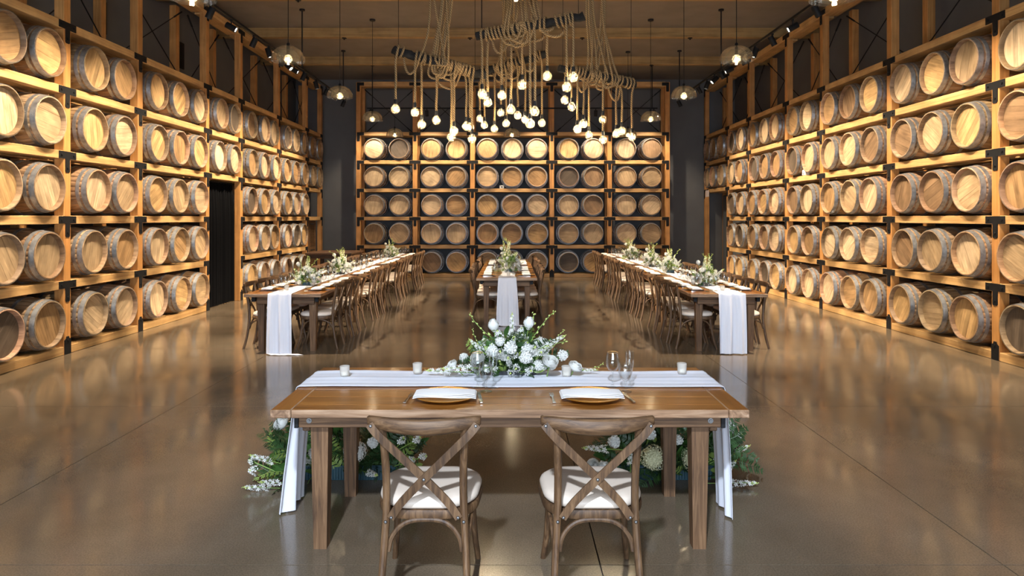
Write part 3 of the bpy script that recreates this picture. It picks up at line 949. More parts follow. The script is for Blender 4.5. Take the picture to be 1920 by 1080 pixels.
G_BULB = MB().lathe([(0.0, -0.0475), (0.018, -0.044), (0.034, -0.033), (0.045, -0.014), (0.0475, 0.004), (0.043, 0.022), (0.031, 0.038), (0.019, 0.050), (0.015, 0.062)], 20).mesh('bulb', M['bulbglass'])
G_FIL = MB().ball((0, 0, 0), 0.015, 8, 0, 1.3).mesh('filament', M['filament'])
G_STEM = MB().lathe([(0.0, 0.018), (0.006, 0.018), (0.010, 0.062), (0.0, 0.062)], 8).mesh('stem', M['bolt'])
G_SOCK = MB().lathe([(0.0, 0.055), (0.016, 0.055), (0.018, 0.06), (0.018, 0.10), (0.014, 0.108), (0.0, 0.108)], 14).mesh('socket', M['black'])
cnt = {}
for (bx, by, bn) in BULBS:
    a, b = BRN[bn]
    # place the bulb below the branch point with the same picture column
    d = b - a
    t = 0.5
    for _ in range(6):
        p = a + d * t
        xw = (bx - PX) * p.y / F
        t = min(0.97, max(0.03, (xw - a.x) / d.x))
    p = a + d * t
    r_ = random.Random(int(bx * 7 + by))
    side = r_.choice((-1, 1)) * 0.055
    yb = p.y + side
    w_ = px2w(bx, by, yb)
    cnt[bn] = cnt.get(bn, 0) + 1
    o = thing('rope_pendant', 'globe bulb on twisted jute rope, %s from left on the %s' % (ORD[cnt[bn] - 1], BNAME[bn]), 'bulb', w_, None, 'rope pendants of the chandelier')
    obj('bulb', G_BULB, o); obj('filament', G_FIL, o); obj('filament_stem', G_STEM, o); obj('socket', G_SOCK, o)
    # rope: up, round the branch, sag, then up to the ceiling bundle
    e1 = d.normalized()
    e3 = (Vector((0, 0, 1)) - e1 * e1.z).normalized()
    e2 = e1.cross(e3)
    if e2.y * side < 0:
        e2s = -1
    else:
        e2s = 1
    dirx = 1 if (BUNDLE[bn][0] > p.x) else -1
    pts = [Vector((w_.x, yb, w_.z + 0.10)), Vector((w_.x, yb, w_.z + 0.2)), Vector((w_.x + r_.uniform(-.006, .006), yb, (w_.z + p.z) / 2)), Vector((w_.x, yb, p.z - 0.12))]
    pts = spline(pts, 5)
    turns = r_.choice((1.5, 2.5, 2.5, 3.5))
    nst = int(turns * 12)
    hr = 0.045 + RR + 0.004
    adv = dirx * r_.uniform(0.035, 0.06)
    q = p
    for i in range(nst + 1):
        th = 2 * math.pi * i / 12.0
        q = p + e1 * (adv * th / (2 * math.pi)) + (e2 * e2s * math.cos(th) + e3 * math.sin(th)) * hr * (1 + 0.05 * r_.uniform(-1, 1))
        pts.append(q)
    # sag towards the bundle
    bxw, byw = BUNDLE[bn]
    bxw += r_.uniform(-0.10, 0.10); byw += r_.uniform(-0.10, 0.10)
    lx = bxw - q.x
    sag = r_.uniform(0.05, 0.22)
    far = abs(lx)
    j = r_.uniform(0.06, 0.16) * (1 if lx > 0 else -1)
    yo = q.y - 0.02 if side < 0 else q.y + 0.02
    s0 = [q, Vector((q.x + j * 0.4, yo, q.z - sag * 0.8)), Vector((q.x + j, yo, q.z - sag)), Vector((q.x + j * 1.8, yo, q.z - sag * 0.5)),
          Vector((q.x + lx * 0.45 + j, yo, q.z + 0.25)), Vector((q.x + lx * 0.75, (yo + byw) / 2, q.z + 0.9)), Vector((bxw, byw, ZC - 0.06))]
    pts += spline(s0, 7)[1:]
    loc = [v - w_ for v in pts]
    obj('rope', MB().tube(loc, RR, 7, uv=True).mesh('rope', M['rope'], True, 80), o)
for bn in ('left', 'upper', 'rear', 'right'):
    x, y = BUNDLE[bn]
    o = thing('rope_canopy', 'black ceiling plate holding the ropes of the %s' % BNAME[bn], 'canopy', (x, y, ZC), None, 'rope canopies')
    obj('plate', MB().lathe([(0, -0.06), (0.17, -0.06), (0.18, -0.05), (0.18, 0), (0, 0)], 28).mesh('plate', M['black']), o)
    obj('hook', MB().tube([(0, 0, -0.06), (0, 0, -0.10), (0.03, 0, -0.12)], 0.008, 6).mesh('hook', M['black']), o)

# ------------------------------------------------------------------ farm tables
TL, TW_, TH = 2.42, 0.98, 0.76
def two_tone(mb):
    for i, f in enumerate(mb.f):
        p = [Vector(mb.v[k]) for k in f[:3]]
        if abs((p[1] - p[0]).cross(p[2] - p[0]).normalized().z) < 0.9:
            mb.m[i] = 1
    return mb
TT = [M['tabletop'], M['tableedge']]
def table_meshes():
    out = []
    th = 0.042
    z = TH - th / 2
    e = 0.105
    for s in (-1, 1):
        out.append(('end_board', two_tone(MB().box((0, 0, 0), (TW_ , e - 0.002, th), 0.004)).mesh('end_board', TT), (s * (TL / 2 - e / 2), 0, z), (0, 0, math.pi / 2)))
    for s in (-1, 1):
        out.append(('edge_board', two_tone(MB().box((0, 0, 0), (TL - 2 * e - 0.002, e - 0.002, th), 0.004)).mesh('edge_board', TT), (0, s * (TW_ / 2 - e / 2), z), (0, 0, 0)))
    inner = TW_ - 2 * e
    n = 5
    pm = MB().box((0, 0, 0), (TL - 2 * e - 0.002, inner / n - 0.0012, th - 0.001), 0.002).mesh('plank', M['tabletop'])
    for i in range(n):
        out.append(('plank', pm, (0, -inner / 2 + inner / n * (i + 0.5), z - 0.0005), (0, 0, 0)))
    za = TH - th - 0.034
    al = MB().box((0, 0, 0), (2.17, 0.04, 0.066), 0.004).mesh('apron', M['tableleg'])
    as_ = MB().box((0, 0, 0), (TW_ - 0.16 - 0.08, 0.04, 0.10), 0.004).mesh('end_apron', M['tableleg'])
    al2 = al
    for s in (-1, 1):
        out.append(('apron', al2, (0, s * (TW_ / 2 - 0.085), za), (0, 0, 0)))
        out.append(('end_apron', as_, (s * 1.062, 0, TH - th - 0.051), (0, 0, math.pi / 2)))
    # tapered legs, grain along local x then stood upright
    L = TH - th
    mb = MB()
    t0, t1 = 0.047, 0.034
    vs = [(0, a * t1, b * t1) for a, b in ((-1, -1), (1, -1), (1, 1), (-1, 1))] + [(L, a * t0, b * t0) for a, b in ((-1, -1), (1, -1), (1, 1), (-1, 1))]
    mb.add(vs, [(0, 3, 2, 1), (4, 5, 6, 7), (0, 1, 5, 4), (1, 2, 6, 5), (2, 3, 7, 6), (3, 0, 4, 7)])
    lm = mb.mesh('leg', M['tableleg'], False)
    for sx in (-1, 1):
        for sy in (-1, 1):
            out.append(('leg', lm, (sx * 0.99, sy * (TW_ / 2 - 0.155), 0), (0, -math.pi / 2, 0)))
    cp = MB().box((0, 0, 0), (0.022, 0.046, 0.07), 0.002).mesh('end_cap', M['black'])
    bt = MB().lathe([(0, 0.008), (0.006, 0.008), (0.007, 0.004), (0.014, 0.004), (0.014, 0), (0, 0)], 12).mesh('bolt', M['bolt'])
    for sx in (-1, 1):
        for sy in (-1, 1):
            out.append(('end_cap', cp, (sx * 1.096, sy * (TW_ / 2 - 0.085), za), (0, 0, 0)))
            out.append(('bolt', bt, (sx * 1.03, sy * (TW_ / 2 - 0.065), za + 0.004), (-sy * math.pi / 2, 0, 0)))
    return out
TBL = table_meshes()
def farm_table(loc, rz, label, group=None):
    o = thing('farm_table', label, 'table', loc, (0, 0, rz), group)
    for nm, me, l, r in TBL:
        obj(nm, me, o, l, r)
    return o
FTY = 3.44 + TW_ / 2
farm_table((-0.003, FTY, 0), 0, 'long brown farm table in the foreground with white runner')
LT0 = 8.66; CT0 = 10.95
NT = 4
STEP = TL + 0.004
for i in range(NT):
    farm_table((LTX, LT0 + TL / 2 + i * STEP, 0), math.pi / 2, 'brown farm table, %s from the camera in the left row' % ORD[i], 'left row of tables')
    farm_table((RTX, LT0 + TL / 2 + i * STEP, 0), math.pi / 2, 'brown farm table, %s from the camera in the right row' % ORD[i], 'right row of tables')
for i in range(2):
    farm_table((CTX, CT0 + TL / 2 + i * STEP, 0), math.pi / 2, 'brown farm table, %s of the centre row' % ('nearer', 'farther')[i], 'centre row of tables')
# dark table by the shutters
o = thing('side_table', 'dark wooden side table near the louvred shutters', 'table', (-4.55, 17.75, 0))
for i in range(4):
    obj('plank', MB().box((0, -0.525 + i * 0.35, 0.825), (1.16, 0.347, 0.045), 0.004).mesh('plank', M['darkwood']), o)
for s in (-1, 1):
    obj('apron', MB().box((0, s * 0.62, 0.75), (0.98, 0.03, 0.10), 0.004).mesh('apron', M['darkwood']), o)
    obj('end_apron', MB().box((s * 0.49, 0, 0.75), (0.03, 1.2, 0.10), 0.004).mesh('end_apron', M['darkwood']), o)
    for t in (-1, 1):
        obj('leg', MB().box((s * 0.52, t * 0.63, 0.40), (0.085, 0.085, 0.80), 0.006).mesh('leg', M['darkwood']), o)

# ------------------------------------------------------------------ cross back chairs
def rrect(hw, hd, r, n=6, taper=0.0):
    pts = []
    for cx, cy, a0 in ((hw - r, hd - r, 0), (-hw + r, hd - r, 90), (-hw + r, -hd + r, 180), (hw - r, -hd + r, 270)):
        for k in range(n + 1):
            a = math.radians(a0 + 90 * k / n)
            y = cy + r * math.sin(a)
            x = (cx + r * math.cos(a)) * (1 + taper * y / hd)
            pts.append((x, y))
    return pts
def chair_meshes():
    out = []
    # seat frame ring
    ol = rrect(0.236, 0.215, 0.15, 8, 0.07)
    il = [(x * 0.78, y * 0.78) for x, y in ol]
    n = len(ol)
    vs = [(x, y, z) for z in (0.405, 0.415, 0.435, 0.445) for x, y in ([(a * (0.985 if z in (0.405, 0.445) else 1.0), b * (0.985 if z in (0.405, 0.445) else 1.0)) for a, b in ol])]
    vs += [(x, y, 0.445) for x, y in il] + [(x, y, 0.405) for x, y in il]
    fs = []
    for i in range(5):
        for k in range(n):
            k2 = (k + 1) % n
            fs.append((i * n + k, i * n + k2, (i + 1) * n + k2, (i + 1) * n + k))
    for k in range(n):
        k2 = (k + 1) % n
        fs.append((5 * n + k, 5 * n + k2, k2, k))
    out.append(('seat_frame', MB().add(vs, fs).mesh('seat_frame', M['chair'], True, 50)))
    # cushion
    cl = rrect(0.230, 0.208, 0.15, 8, 0.07)
    lay = [(0.95, 0.446), (1.0, 0.455), (1.01, 0.468), (0.985, 0.484), (0.92, 0.495), (0.75, 0.502), (0.4, 0.505)]
    vs = [(x * s, y * s, z) for s, z in lay for x, y in cl]
    m = len(lay)
    fs = [(i * n + k, i * n + (k + 1) % n, (i + 1) * n + (k + 1) % n, (i + 1) * n + k) for i in range(m - 1) for k in range(n)]
    fs.append(tuple((m - 1) * n + k for k in range(n)))
    fs.append(tuple(range(n))[::-1])
    out.append(('seat_cushion', MB().add(vs, fs).mesh('seat_cushion', M['cushion'], True, 60)))
    for s in (-1, 1):
        # rear leg and upright in one bentwood piece
        p = spline([(s * 0.197, -0.300, 0.0), (s * 0.186, -0.262, 0.16), (s * 0.176, -0.236, 0.34), (s * 0.170, -0.232, 0.46), (s * 0.169, -0.245, 0.62), (s * 0.176, -0.278, 0.80), (s * 0.183, -0.294, 0.862)], 5)
        out.append(('rear_leg', MB().tube(p, [0.0155 + 0.002 * min(1, q.z / 0.4) for q in p], 10).mesh('rear_leg', M['chair'])))
        p = spline([(s * 0.212, 0.235, 0.0), (s * 0.196, 0.195, 0.14), (s * 0.186, 0.168, 0.30), (s * 0.183, 0.158, 0.41)], 5)
        out.append(('front_leg', MB().tube(p, [0.0135 + 0.006 * q.z / 0.41 for q in p], 10).mesh('front_leg', M['chair'])))
        # cross slat: rail end to opposite seat corner, behind the uprights
        prof = [(-0.5, -1), (0.5, -1), (0.5, 1), (-0.5, 1)]
        off = -0.008 * (1 if s > 0 else 0)
        p = spline([(s * 0.232, -0.297, 0.862), (s * 0.18, -0.300 + off * .5, 0.80), (s * 0.0, -0.268 + off, 0.612), (-s * 0.10, -0.252 + off * .5, 0.50), (-s * 0.15, -0.247, 0.425)], 5)
        out.append(('cross_slat', MB().tube(p, 0.0175, prof=[(-0.26, -1), (0.26, -1), (0.26, 1), (-0.26, 1)], up=(0, 1, 0)).mesh('cross_slat', M['chair'], False)))
        # side arch brace
        p = spline([(s * 0.182, -0.238, 0.275), (s * 0.190, -0.20, 0.345), (s * 0.198, -0.12, 0.392), (s * 0.20, -0.02, 0.400), (s * 0.197, 0.07, 0.385), (s * 0.190, 0.135, 0.335), (s * 0.187, 0.160, 0.275)], 4)
        out.append(('arch_brace', MB().tube(p, 0.010, 8).mesh('arch_brace', M['chair'])))
    p = spline([(-0.162, -0.232, 0.270), (-0.150, -0.222, 0.325), (-0.11, -0.212, 0.375), (-0.05, -0.206, 0.398), (0.05, -0.206, 0.398), (0.11, -0.212, 0.375), (0.150, -0.222, 0.325), (0.162, -0.232, 0.270)], 4)
    out.append(('arch_brace', MB().tube(p, 0.0115, 8).mesh('arch_brace', M['chair'])))
    p = spline([(-0.150, 0.158, 0.275), (-0.135, 0.166, 0.335), (-0.08, 0.178, 0.392), (0.08, 0.178, 0.392), (0.135, 0.166, 0.335), (0.150, 0.158, 0.275)], 4)
    out.append(('arch_brace', MB().tube(p, 0.010, 8).mesh('arch_brace', M['chair'])))
    # bowed top rail, deeper in the middle
    p = spline([(-0.247, -0.268, 0.872), (-0.20, -0.290, 0.868), (-0.10, -0.318, 0.860), (0, -0.328, 0.857), (0.10, -0.318, 0.860), (0.20, -0.290, 0.868), (0.247, -0.268, 0.872)], 5)
    mb = MB()
    vs, fs = [], []
    prof = [(0.010, -1), (-0.004, -1.02), (-0.013, -0.7), (-0.015, 0), (-0.011, 0.75), (-0.003, 1.0), (0.009, 0.95), (0.013, 0.4), (0.013, -0.5)]
    k = len(prof)
    for i, q in enumerate(p):
        u = abs(q.x) / 0.247
        hh = 0.020 + 0.014 * (1 - u ** 3)
        if i in (0, len(p) - 1):
            hh *= 0.8
        for a, b in prof:
            vs.append((q.x, q.y + a * (1.15 if 0 < i < len(p) - 1 else 0.7), q.z + b * hh))
    for i in range(len(p) - 1):
        for j in range(k):
            j2 = (j + 1) % k
            fs.append((i * k + j, (i + 1) * k + j, (i + 1) * k + j2, i * k + j2))
    fs.append(tuple(range(k))); fs.append(tuple((len(p) - 1) * k + j for j in range(k))[::-1])
    mb.add(vs, fs)
    out.append(('top_rail', mb.mesh('top_rail', M['chair_rail'], True, 50)))
    return out
CH = chair_meshes()
RIV = MB().lathe([(0, 0.005), (0.005, 0.004), (0.0075, 0.0), (0, 0)], 10).mesh('rivet', M['bolt'])
def chair(x, y, rz, label, group, fine=False):
    o = thing('cross_back_chair', label, 'chair', (x, y, 0), (0, 0, rz), group)
    o.scale = (1, 1, 0.975)
    for nm, me in CH:
        obj(nm, me, o)
    if fine:
        for (a, b, c_) in ((-0.226, -0.305, 0.856), (0.226, -0.305, 0.856), (0, -0.284, 0.612), (-0.146, -0.254, 0.43), (0.146, -0.254, 0.43), (-0.171, -0.252, 0.41), (0.171, -0.252, 0.41)):
            obj('rivet', RIV, o, (a, b, c_), (math.pi / 2, 0, 0))
    return o
chair(-0.375, 3.235, 0, 'cross back chair at the foreground table, left of the pair', 'chairs at the foreground table', True)
chair(0.378, 3.235, 0, 'cross back chair at the foreground table, right of the pair', 'chairs at the foreground table', True)

# ------------------------------------------------------------------ place settings
def glass_mesh(name, prof):
    """prof: outer outline from the foot edge to the rim, walls given thickness inwards from the bowl"""
    return MB().lathe(prof, 20).mesh(name, M['glass'], True, 60)
WINE = glass_mesh('goblet_glass', [(0, 0.0), (0.034, 0.0), (0.034, 0.003), (0.012, 0.008), (0.0045, 0.014), (0.004, 0.075), (0.007, 0.085), (0.024, 0.097), (0.036, 0.118), (0.040, 0.142), (0.037, 0.172), (0.031, 0.198), (0.0295, 0.198), (0.0355, 0.172), (0.0385, 0.142), (0.0345, 0.119), (0.023, 0.099), (0.0, 0.089)])
WATER = glass_mesh('goblet_glass', [(0, 0.0), (0.036, 0.0), (0.036, 0.003), (0.013, 0.009), (0.006, 0.016), (0.0055, 0.050), (0.010, 0.060), (0.028, 0.078), (0.038, 0.105), (0.040, 0.130), (0.037, 0.158), (0.0355, 0.158), (0.0385, 0.130), (0.0365, 0.106), (0.027, 0.081), (0.0, 0.066)])
FLUTE = glass_mesh('flute_glass', [(0, 0.0), (0.032, 0.0), (0.032, 0.003), (0.010, 0.008), (0.004, 0.014), (0.0038, 0.070), (0.007, 0.080), (0.017, 0.100), (0.024, 0.135), (0.026, 0.170), (0.0255, 0.205), (0.024, 0.205), (0.0245, 0.170), (0.0225, 0.136), (0.0155, 0.103), (0.0, 0.084)])
def ring(name, r, z, mat):
    return MB().lathe([(r - 0.002, z - 0.002), (r + 0.0006, z - 0.001), (r + 0.0004, z + 0.0006), (r - 0.002, z + 0.0004)], 20, close=True).mesh(name, mat)
M['giltrim'] = plain('gilt_rim', (0.7, 0.42, 0.14), 0.3, 0.8)
WINE_R = ring('gilt_rim', 0.0305, 0.198, M['giltrim'])
PLATE = MB().lathe([(0, 0.004), (0.09, 0.004), (0.10, 0.006), (0.115, 0.012), (0.150, 0.017), (0.163, 0.019), (0.165, 0.0215), (0.162, 0.023), (0.150, 0.021), (0.115, 0.016), (0.100, 0.010), (0, 0.009)], 40).mesh('charger_plate', M['gold'])
def napkin_mesh():
    mb = MB()
    nx, ny = 12, 5
    for layer in range(3):
        hw, hd = 0.166 - 0.003 * layer, 0.075 - 0.004 * layer
        z0 = 0.0245 + layer * 0.006
        vs, fs = [], []
        for z in (0, 0.005):
            for j in range(ny + 1):
                for i in range(nx + 1):
                    u = -1 + 2 * i / nx; v = -1 + 2 * j / ny
                    edge = max(abs(u), abs(v)) ** 6
                    zz = z0 + (z if z == 0 else z * (1 - 0.6 * edge)) + 0.003 * math.sin(3 * u + layer) * v - 0.012 * max(0, abs(u) - 0.85) / 0.15 * (0.4 if layer == 0 else 0.3)
                    vs.append((u * hw, v * hd, zz + 0.002))
        n = (nx + 1) * (ny + 1)
        for j in range(ny):
            for i in range(nx):
                a = j * (nx + 1) + i
                fs.append((a + n, a + 1 + n, a + nx + 2 + n, a + nx + 1 + n)); fs.append((a + nx + 1, a + nx + 2, a + 1, a))
        bd = [i for i in range(nx)] ; 
        per = [i for i in range(nx + 1)] + [j * (nx + 1) + nx for j in range(1, ny + 1)] + [ny * (nx + 1) + i for i in range(nx - 1, -1, -1)] + [j * (nx + 1) for j in range(ny - 1, 0, -1)]
        for i in range(len(per)):
            a, b = per[i], per[(i + 1) % len(per)]
            fs.append((a, b, b + n, a + n))
        mb.add(vs, fs)
    return mb.mesh('napkin', M['napkin'], True, 60)
NAPKIN = napkin_mesh()
def fork_mesh():
    mb = MB()
    mb.tube([(0, -0.10, 0.004), (0, -0.06, 0.004), (0, 0.0, 0.006), (0, 0.03, 0.005)], [0.0085, 0.007, 0.004, 0.007], prof=[(-0.25, -1), (0.25, -1), (0.3, 0), (0.25, 1), (-0.25, 1), (-0.3, 0)])
    mb.box((0, 0.042, 0.004), (0.022, 0.026, 0.0025), 0.0008)
    for k in range(4):
        mb.box((-0.0093 + k * 0.0062, 0.078, 0.0045), (0.0032, 0.05, 0.0022), 0.0006)
    return mb.mesh('fork', M['silver'])
FORK = fork_mesh()
def knife_mesh():
    mb = MB()
    mb.tube([(0, -0.115, 0.005), (0, -0.10, 0.005), (0, -0.02, 0.005), (0, 0.0, 0.005)], [0.006, 0.010, 0.0075, 0.0055], prof=[(-0.4, -1), (0.4, -1), (0.5, 0), (0.4, 1), (-0.4, 1), (-0.5, 0)])
    mb.prism([(0, 0)] * 0 or [(-0.008, 0.0), (0.010, 0.0), (0.010, 0.09), (0.0, 0.115), (-0.008, 0.10)], -0.0012, 0.0012)
    me = None
    # the blade outline was drawn in x,z: lay it flat
    vs = mb.v
    nb = 10
    for i in range(len(vs) - nb, len(vs)):
        x, y, z = vs[i]
        vs[i] = (x, z, 0.004 + y)
    return mb.mesh('knife', M['silver'])
KNIFE = knife_mesh()

def setting(T, where, group, glasses=3, js=None, pull=0.0):
    """T: matrix of the setting, local +y towards the table centre, origin on the table edge"""
    js = js or random.Random(hash(where) & 0xffff)
    q = T.to_quaternion()
    def at(x, y, z=TH):
        v = T @ Vector((x, y, 0)); return (v.x, v.y, z)
    def put(name, me, x, y, rz, lab, cat, grp, z=TH + 0.0005):
        o = obj(name, me, None, at(x, y, z), None)
        o.rotation_euler = (0, 0, q.to_euler().z + rz)
        if me in (PLATE, NAPKIN):
            o.scale = (0.92, 0.92, 0.92)
        if me in (WINE, FLUTE):
            o.location.z = TH + 0.0125 if y > 0.33 else TH + 0.0005
        tag(o, lab, cat, grp)
        return o
    j = lambda s=0.008: js.uniform(-s, s)
    put('charger_plate', PLATE, j(), 0.170 + j(0.003), 0, 'gold rimmed charger plate at ' + where, 'plate', 'charger plates ' + group)
    put('folded_napkin', NAPKIN, j(), 0.165 + j(0.004), j(0.06), 'white folded napkin on the plate at ' + where, 'napkin', 'folded napkins ' + group)
    put('fork', FORK, -0.195 + j(0.004), 0.20, j(0.04), 'steel fork beside the plate at ' + where, 'fork', 'forks ' + group)
    put('knife', KNIFE, 0.19 + j(0.004), 0.20, j(0.04), 'steel knife beside the plate at ' + where, 'knife', 'knives ' + group)
    put('water_goblet', WATER, 0.207 + j(0.003), 0.283 + j(0.003), 0, 'short water goblet at ' + where, 'glass', 'water goblets ' + group)
    w = put('wine_glass', WINE, 0.133 + j(0.003), 0.362 - pull + j(0.003), 0, 'tall wine glass at ' + where, 'glass', 'wine glasses ' + group)
    if glasses > 2:
        put('champagne_flute', FLUTE, 0.242 + j(0.003), 0.392 - pull + j(0.003), 0, 'slim champagne flute at ' + where, 'glass', 'champagne flutes ' + group)

def edge_frame(x, y, ang):
    return Matrix.Translation((x, y, 0)) @ Matrix.Rotation(ang, 4, 'Z')
CENTRES = {'left table': (9.75, 11.65, 16.5), 'right table': (9.7, 11.9, 13.4, 15.7), 'centre table': (12.1,)}
OFFS = [0.495, 0.972, 1.448, 1.925]
def dress(cx, y0, ntab, tname, fa, fb):
    ia = ib = 0
    for t in range(ntab):
        for oy in OFFS:
            y = y0 + t * STEP + oy
            for sgn, side in ((-1, fa), (1, fb)):
                i = t * 4 + OFFS.index(oy)
                xe = cx + sgn * TW_ / 2
                rz = -math.pi / 2 if sgn < 0 else math.pi / 2      # chair faces the table
                yj = rnd.uniform(-0.015, 0.015)
                chair(xe - sgn * (0.185 + rnd.uniform(-0.02, 0.01)), y + yj * 0.3, rz + rnd.uniform(-0.02, 0.02),
                      'cross back chair, %s from the camera on %s of %s' % (ORD[i], side, tname), 'chairs at ' + tname).scale = (0.925, 1, 0.975)
                where = 'setting %s from camera, %s of %s' % (ORD[i], side, tname)
                near = any(abs(y - c_) < 0.42 for c_ in CENTRES[tname])
                setting(edge_frame(xe, y, rz), where, 'on ' + tname, 3, rnd, 0.035 if near else 0.0)
dress(LTX, LT0, NT, 'left table', 'wall side', 'aisle side')
dress(RTX, LT0, NT, 'right table', 'aisle side', 'wall side')
dress(CTX, CT0, 2, 'centre table', 'left side', 'right side')

# foreground settings, each object where the photograph has it
def fg(name, me, x, y, rz, lab, cat, grp):
    o = obj(name, me, None, (x, y, TH + 0.0005), (0, 0, rz)); tag(o, lab, cat, grp); return o
for (px_, fx, kx, lab, gl) in ((-0.348, -0.545, -0.165, 'left place', ((-0.188, 3.905), (-0.138, 3.80), (-0.098, 3.895))), (0.432, 0.226, 0.632, 'right place', ((0.586, 3.915), (0.640, 3.80), (0.684, 3.915)))):
    fg('charger_plate', PLATE, px_, 3.665, 0, 'gold charger plate at the %s of the foreground table' % lab, 'plate', 'foreground plates')
    fg('folded_napkin', NAPKIN, px_, 3.645, 0.02, 'white folded napkin on the plate at the foreground %s' % lab, 'napkin', 'foreground napkins')
    fg('fork', FORK, fx, 3.66, -0.08 if fx < 0 else 0.03, 'steel fork beside the plate at the foreground %s' % lab, 'fork', 'foreground forks')
    fg('knife', KNIFE, kx, 3.67, 0.12, 'steel knife beside the plate at the foreground %s' % lab, 'knife', 'foreground knives')
    g0 = fg('wine_glass', WINE, gl[0][0], gl[0][1], 0, 'tall gilt rimmed wine glass at the foreground %s' % lab, 'glass', 'foreground glasses')
    obj('gilt_rim', WINE_R, g0)
    fg('water_goblet', WATER, gl[1][0], gl[1][1], 0, 'short water goblet nearest the plate at the foreground %s' % lab, 'glass', 'foreground glasses')
    fg('champagne_flute', FLUTE, gl[2][0], gl[2][1], 0, 'slim champagne flute at the foreground %s' % lab, 'glass', 'foreground glasses')

# ------------------------------------------------------------------ runners
def runner(label, path, wdir, width, folds, seed, name='table_runner'):
    """path: list of (point, half width factor, fold amplitude, fold direction)"""
    r_ = random.Random(seed)
    wd = Vector(wdir)
    n = 56
    ph = [r_.uniform(0, 6.28) for _ in range(4)]
    rows = []
    for (p, hf, amp, fd, sh) in path:
        p = Vector(p); fd = Vector(fd)
        row = []
        for k in range(n + 1):
            t = -1 + 2 * k / n
            f = (0.5 + 0.5 * math.sin(folds * t * 3.1 + ph[0] + 0.4 * sh) ) * 0.7 + (0.5 + 0.5 * math.sin(folds * 2.3 * t * 3.1 + ph[1] + sh)) * 0.3
            row.append(p + wd * (t * width / 2 * hf + 0.018 * sh) + fd * amp * f)
        rows.append(row)
    vs, fs = [], []
    m = len(rows)
    for row in rows:
        vs += row
    # back face offset along each fold direction
    for ri, row in enumerate(rows):
        fd = Vector(path[ri][3])
        vs += [v - fd * 0.0022 for v in row]
    N_ = m * (n + 1)
    for i in range(m - 1):
        for k in range(n):
            a = i * (n + 1) + k
            fs.append((a, a + 1, a + n + 2, a + n + 1)); fs.append((N_ + a + n + 1, N_ + a + n + 2, N_ + a + 1, N_ + a))
    per = [k for k in range(n + 1)] + [i * (n + 1) + n for i in range(1, m)] + [(m - 1) * (n + 1) + k for k in range(n - 1, -1, -1)] + [i * (n + 1) for i in range(m - 2, 0, -1)]
    for i in range(len(per)):
        a, b = per[i], per[(i + 1) % len(per)]
        fs.append((b, a, a + N_, b + N_))
    o = obj(name, MB().add(vs, fs).mesh(name, M['linen'], True, 70))
    tag(o, label, 'table runner', 'white table runners')
    return o
def ytable_runner(label, cx, y0, y1, width, seed, flare, pool):
    P_ = []
    out = (0, -1, 0); up = (0, 0, 1)
    zt = TH + 0.0045
    if pool:
        P_.append(((cx + 0.10, y0 - 0.11, 0.006), flare * 1.25, 0.006, up, 1.6))
        P_.append(((cx + 0.05, y0 - 0.075, 0.010), flare * 1.15, 0.012, up, 1.0))
    P_.append(((cx, y0 - 0.035, 0.012), flare, 0.035, out, 0.3))
    for z, a, h in ((0.05, 0.04, 1.0), (0.2, 0.04, 0.9), (0.4, 0.034, 0.65), (0.6, 0.022, 0.3), (0.70, 0.012, 0.1), (0.745, 0.005, 0.0)):
        P_.append(((cx, y0 - 0.012 - 0.02 * h, z), 1 + (flare - 1) * h, a, out, 0.3 * h))
    P_.append(((cx, y0 - 0.010, zt - 0.003), 1.0, 0.003, (0, -0.7, 0.7), 0))
    P_.append(((cx, y0 + 0.008, zt), 1.0, 0.003, up, 0))
    nst = int((y1 - y0) / 0.12)
    for i in range(1, nst):
        y = y0 + (y1 - y0) * i / nst
        P_.append(((cx + 0.012 * math.sin(i * 0.7 + seed), y, zt), (0.80 if i > 5 else 1.0 - 0.04 * i) + 0.03 * math.sin(i * 0.4), 0.003 + 0.004 * (0.5 + 0.5 * math.sin(i * 1.3)), up, 0.5 * math.sin(i * 0.21)))
    P_.append(((cx, y1 - 0.008, zt), 1.0, 0.003, up, 0))
    P_.append(((cx, y1 + 0.008, zt - 0.003), 1.0, 0.003, (0, 0.7, 0.7), 0))
    for z in (0.7, 0.5, 0.3):
        P_.append(((cx, y1 + 0.02, z), 1.05, 0.02, (0, 1, 0), 0.2))
    return runner(label, P_, (1, 0, 0), width, 2.2, seed)
ytable_runner('white linen runner pooling on the floor before the left table', LTX - 0.03, LT0, LT0 + NT * STEP, 0.30, 2, 1.08, True)
ytable_runner('white linen runner hanging to the floor before the right table', RTX + 0.03, LT0, LT0 + NT * STEP, 0.345, 5, 1.0, False)
ytable_runner('white linen runner hanging from the centre table', CTX + 0.01, CT0, CT0 + 2 * STEP, 0.29, 9, 1.25, True)
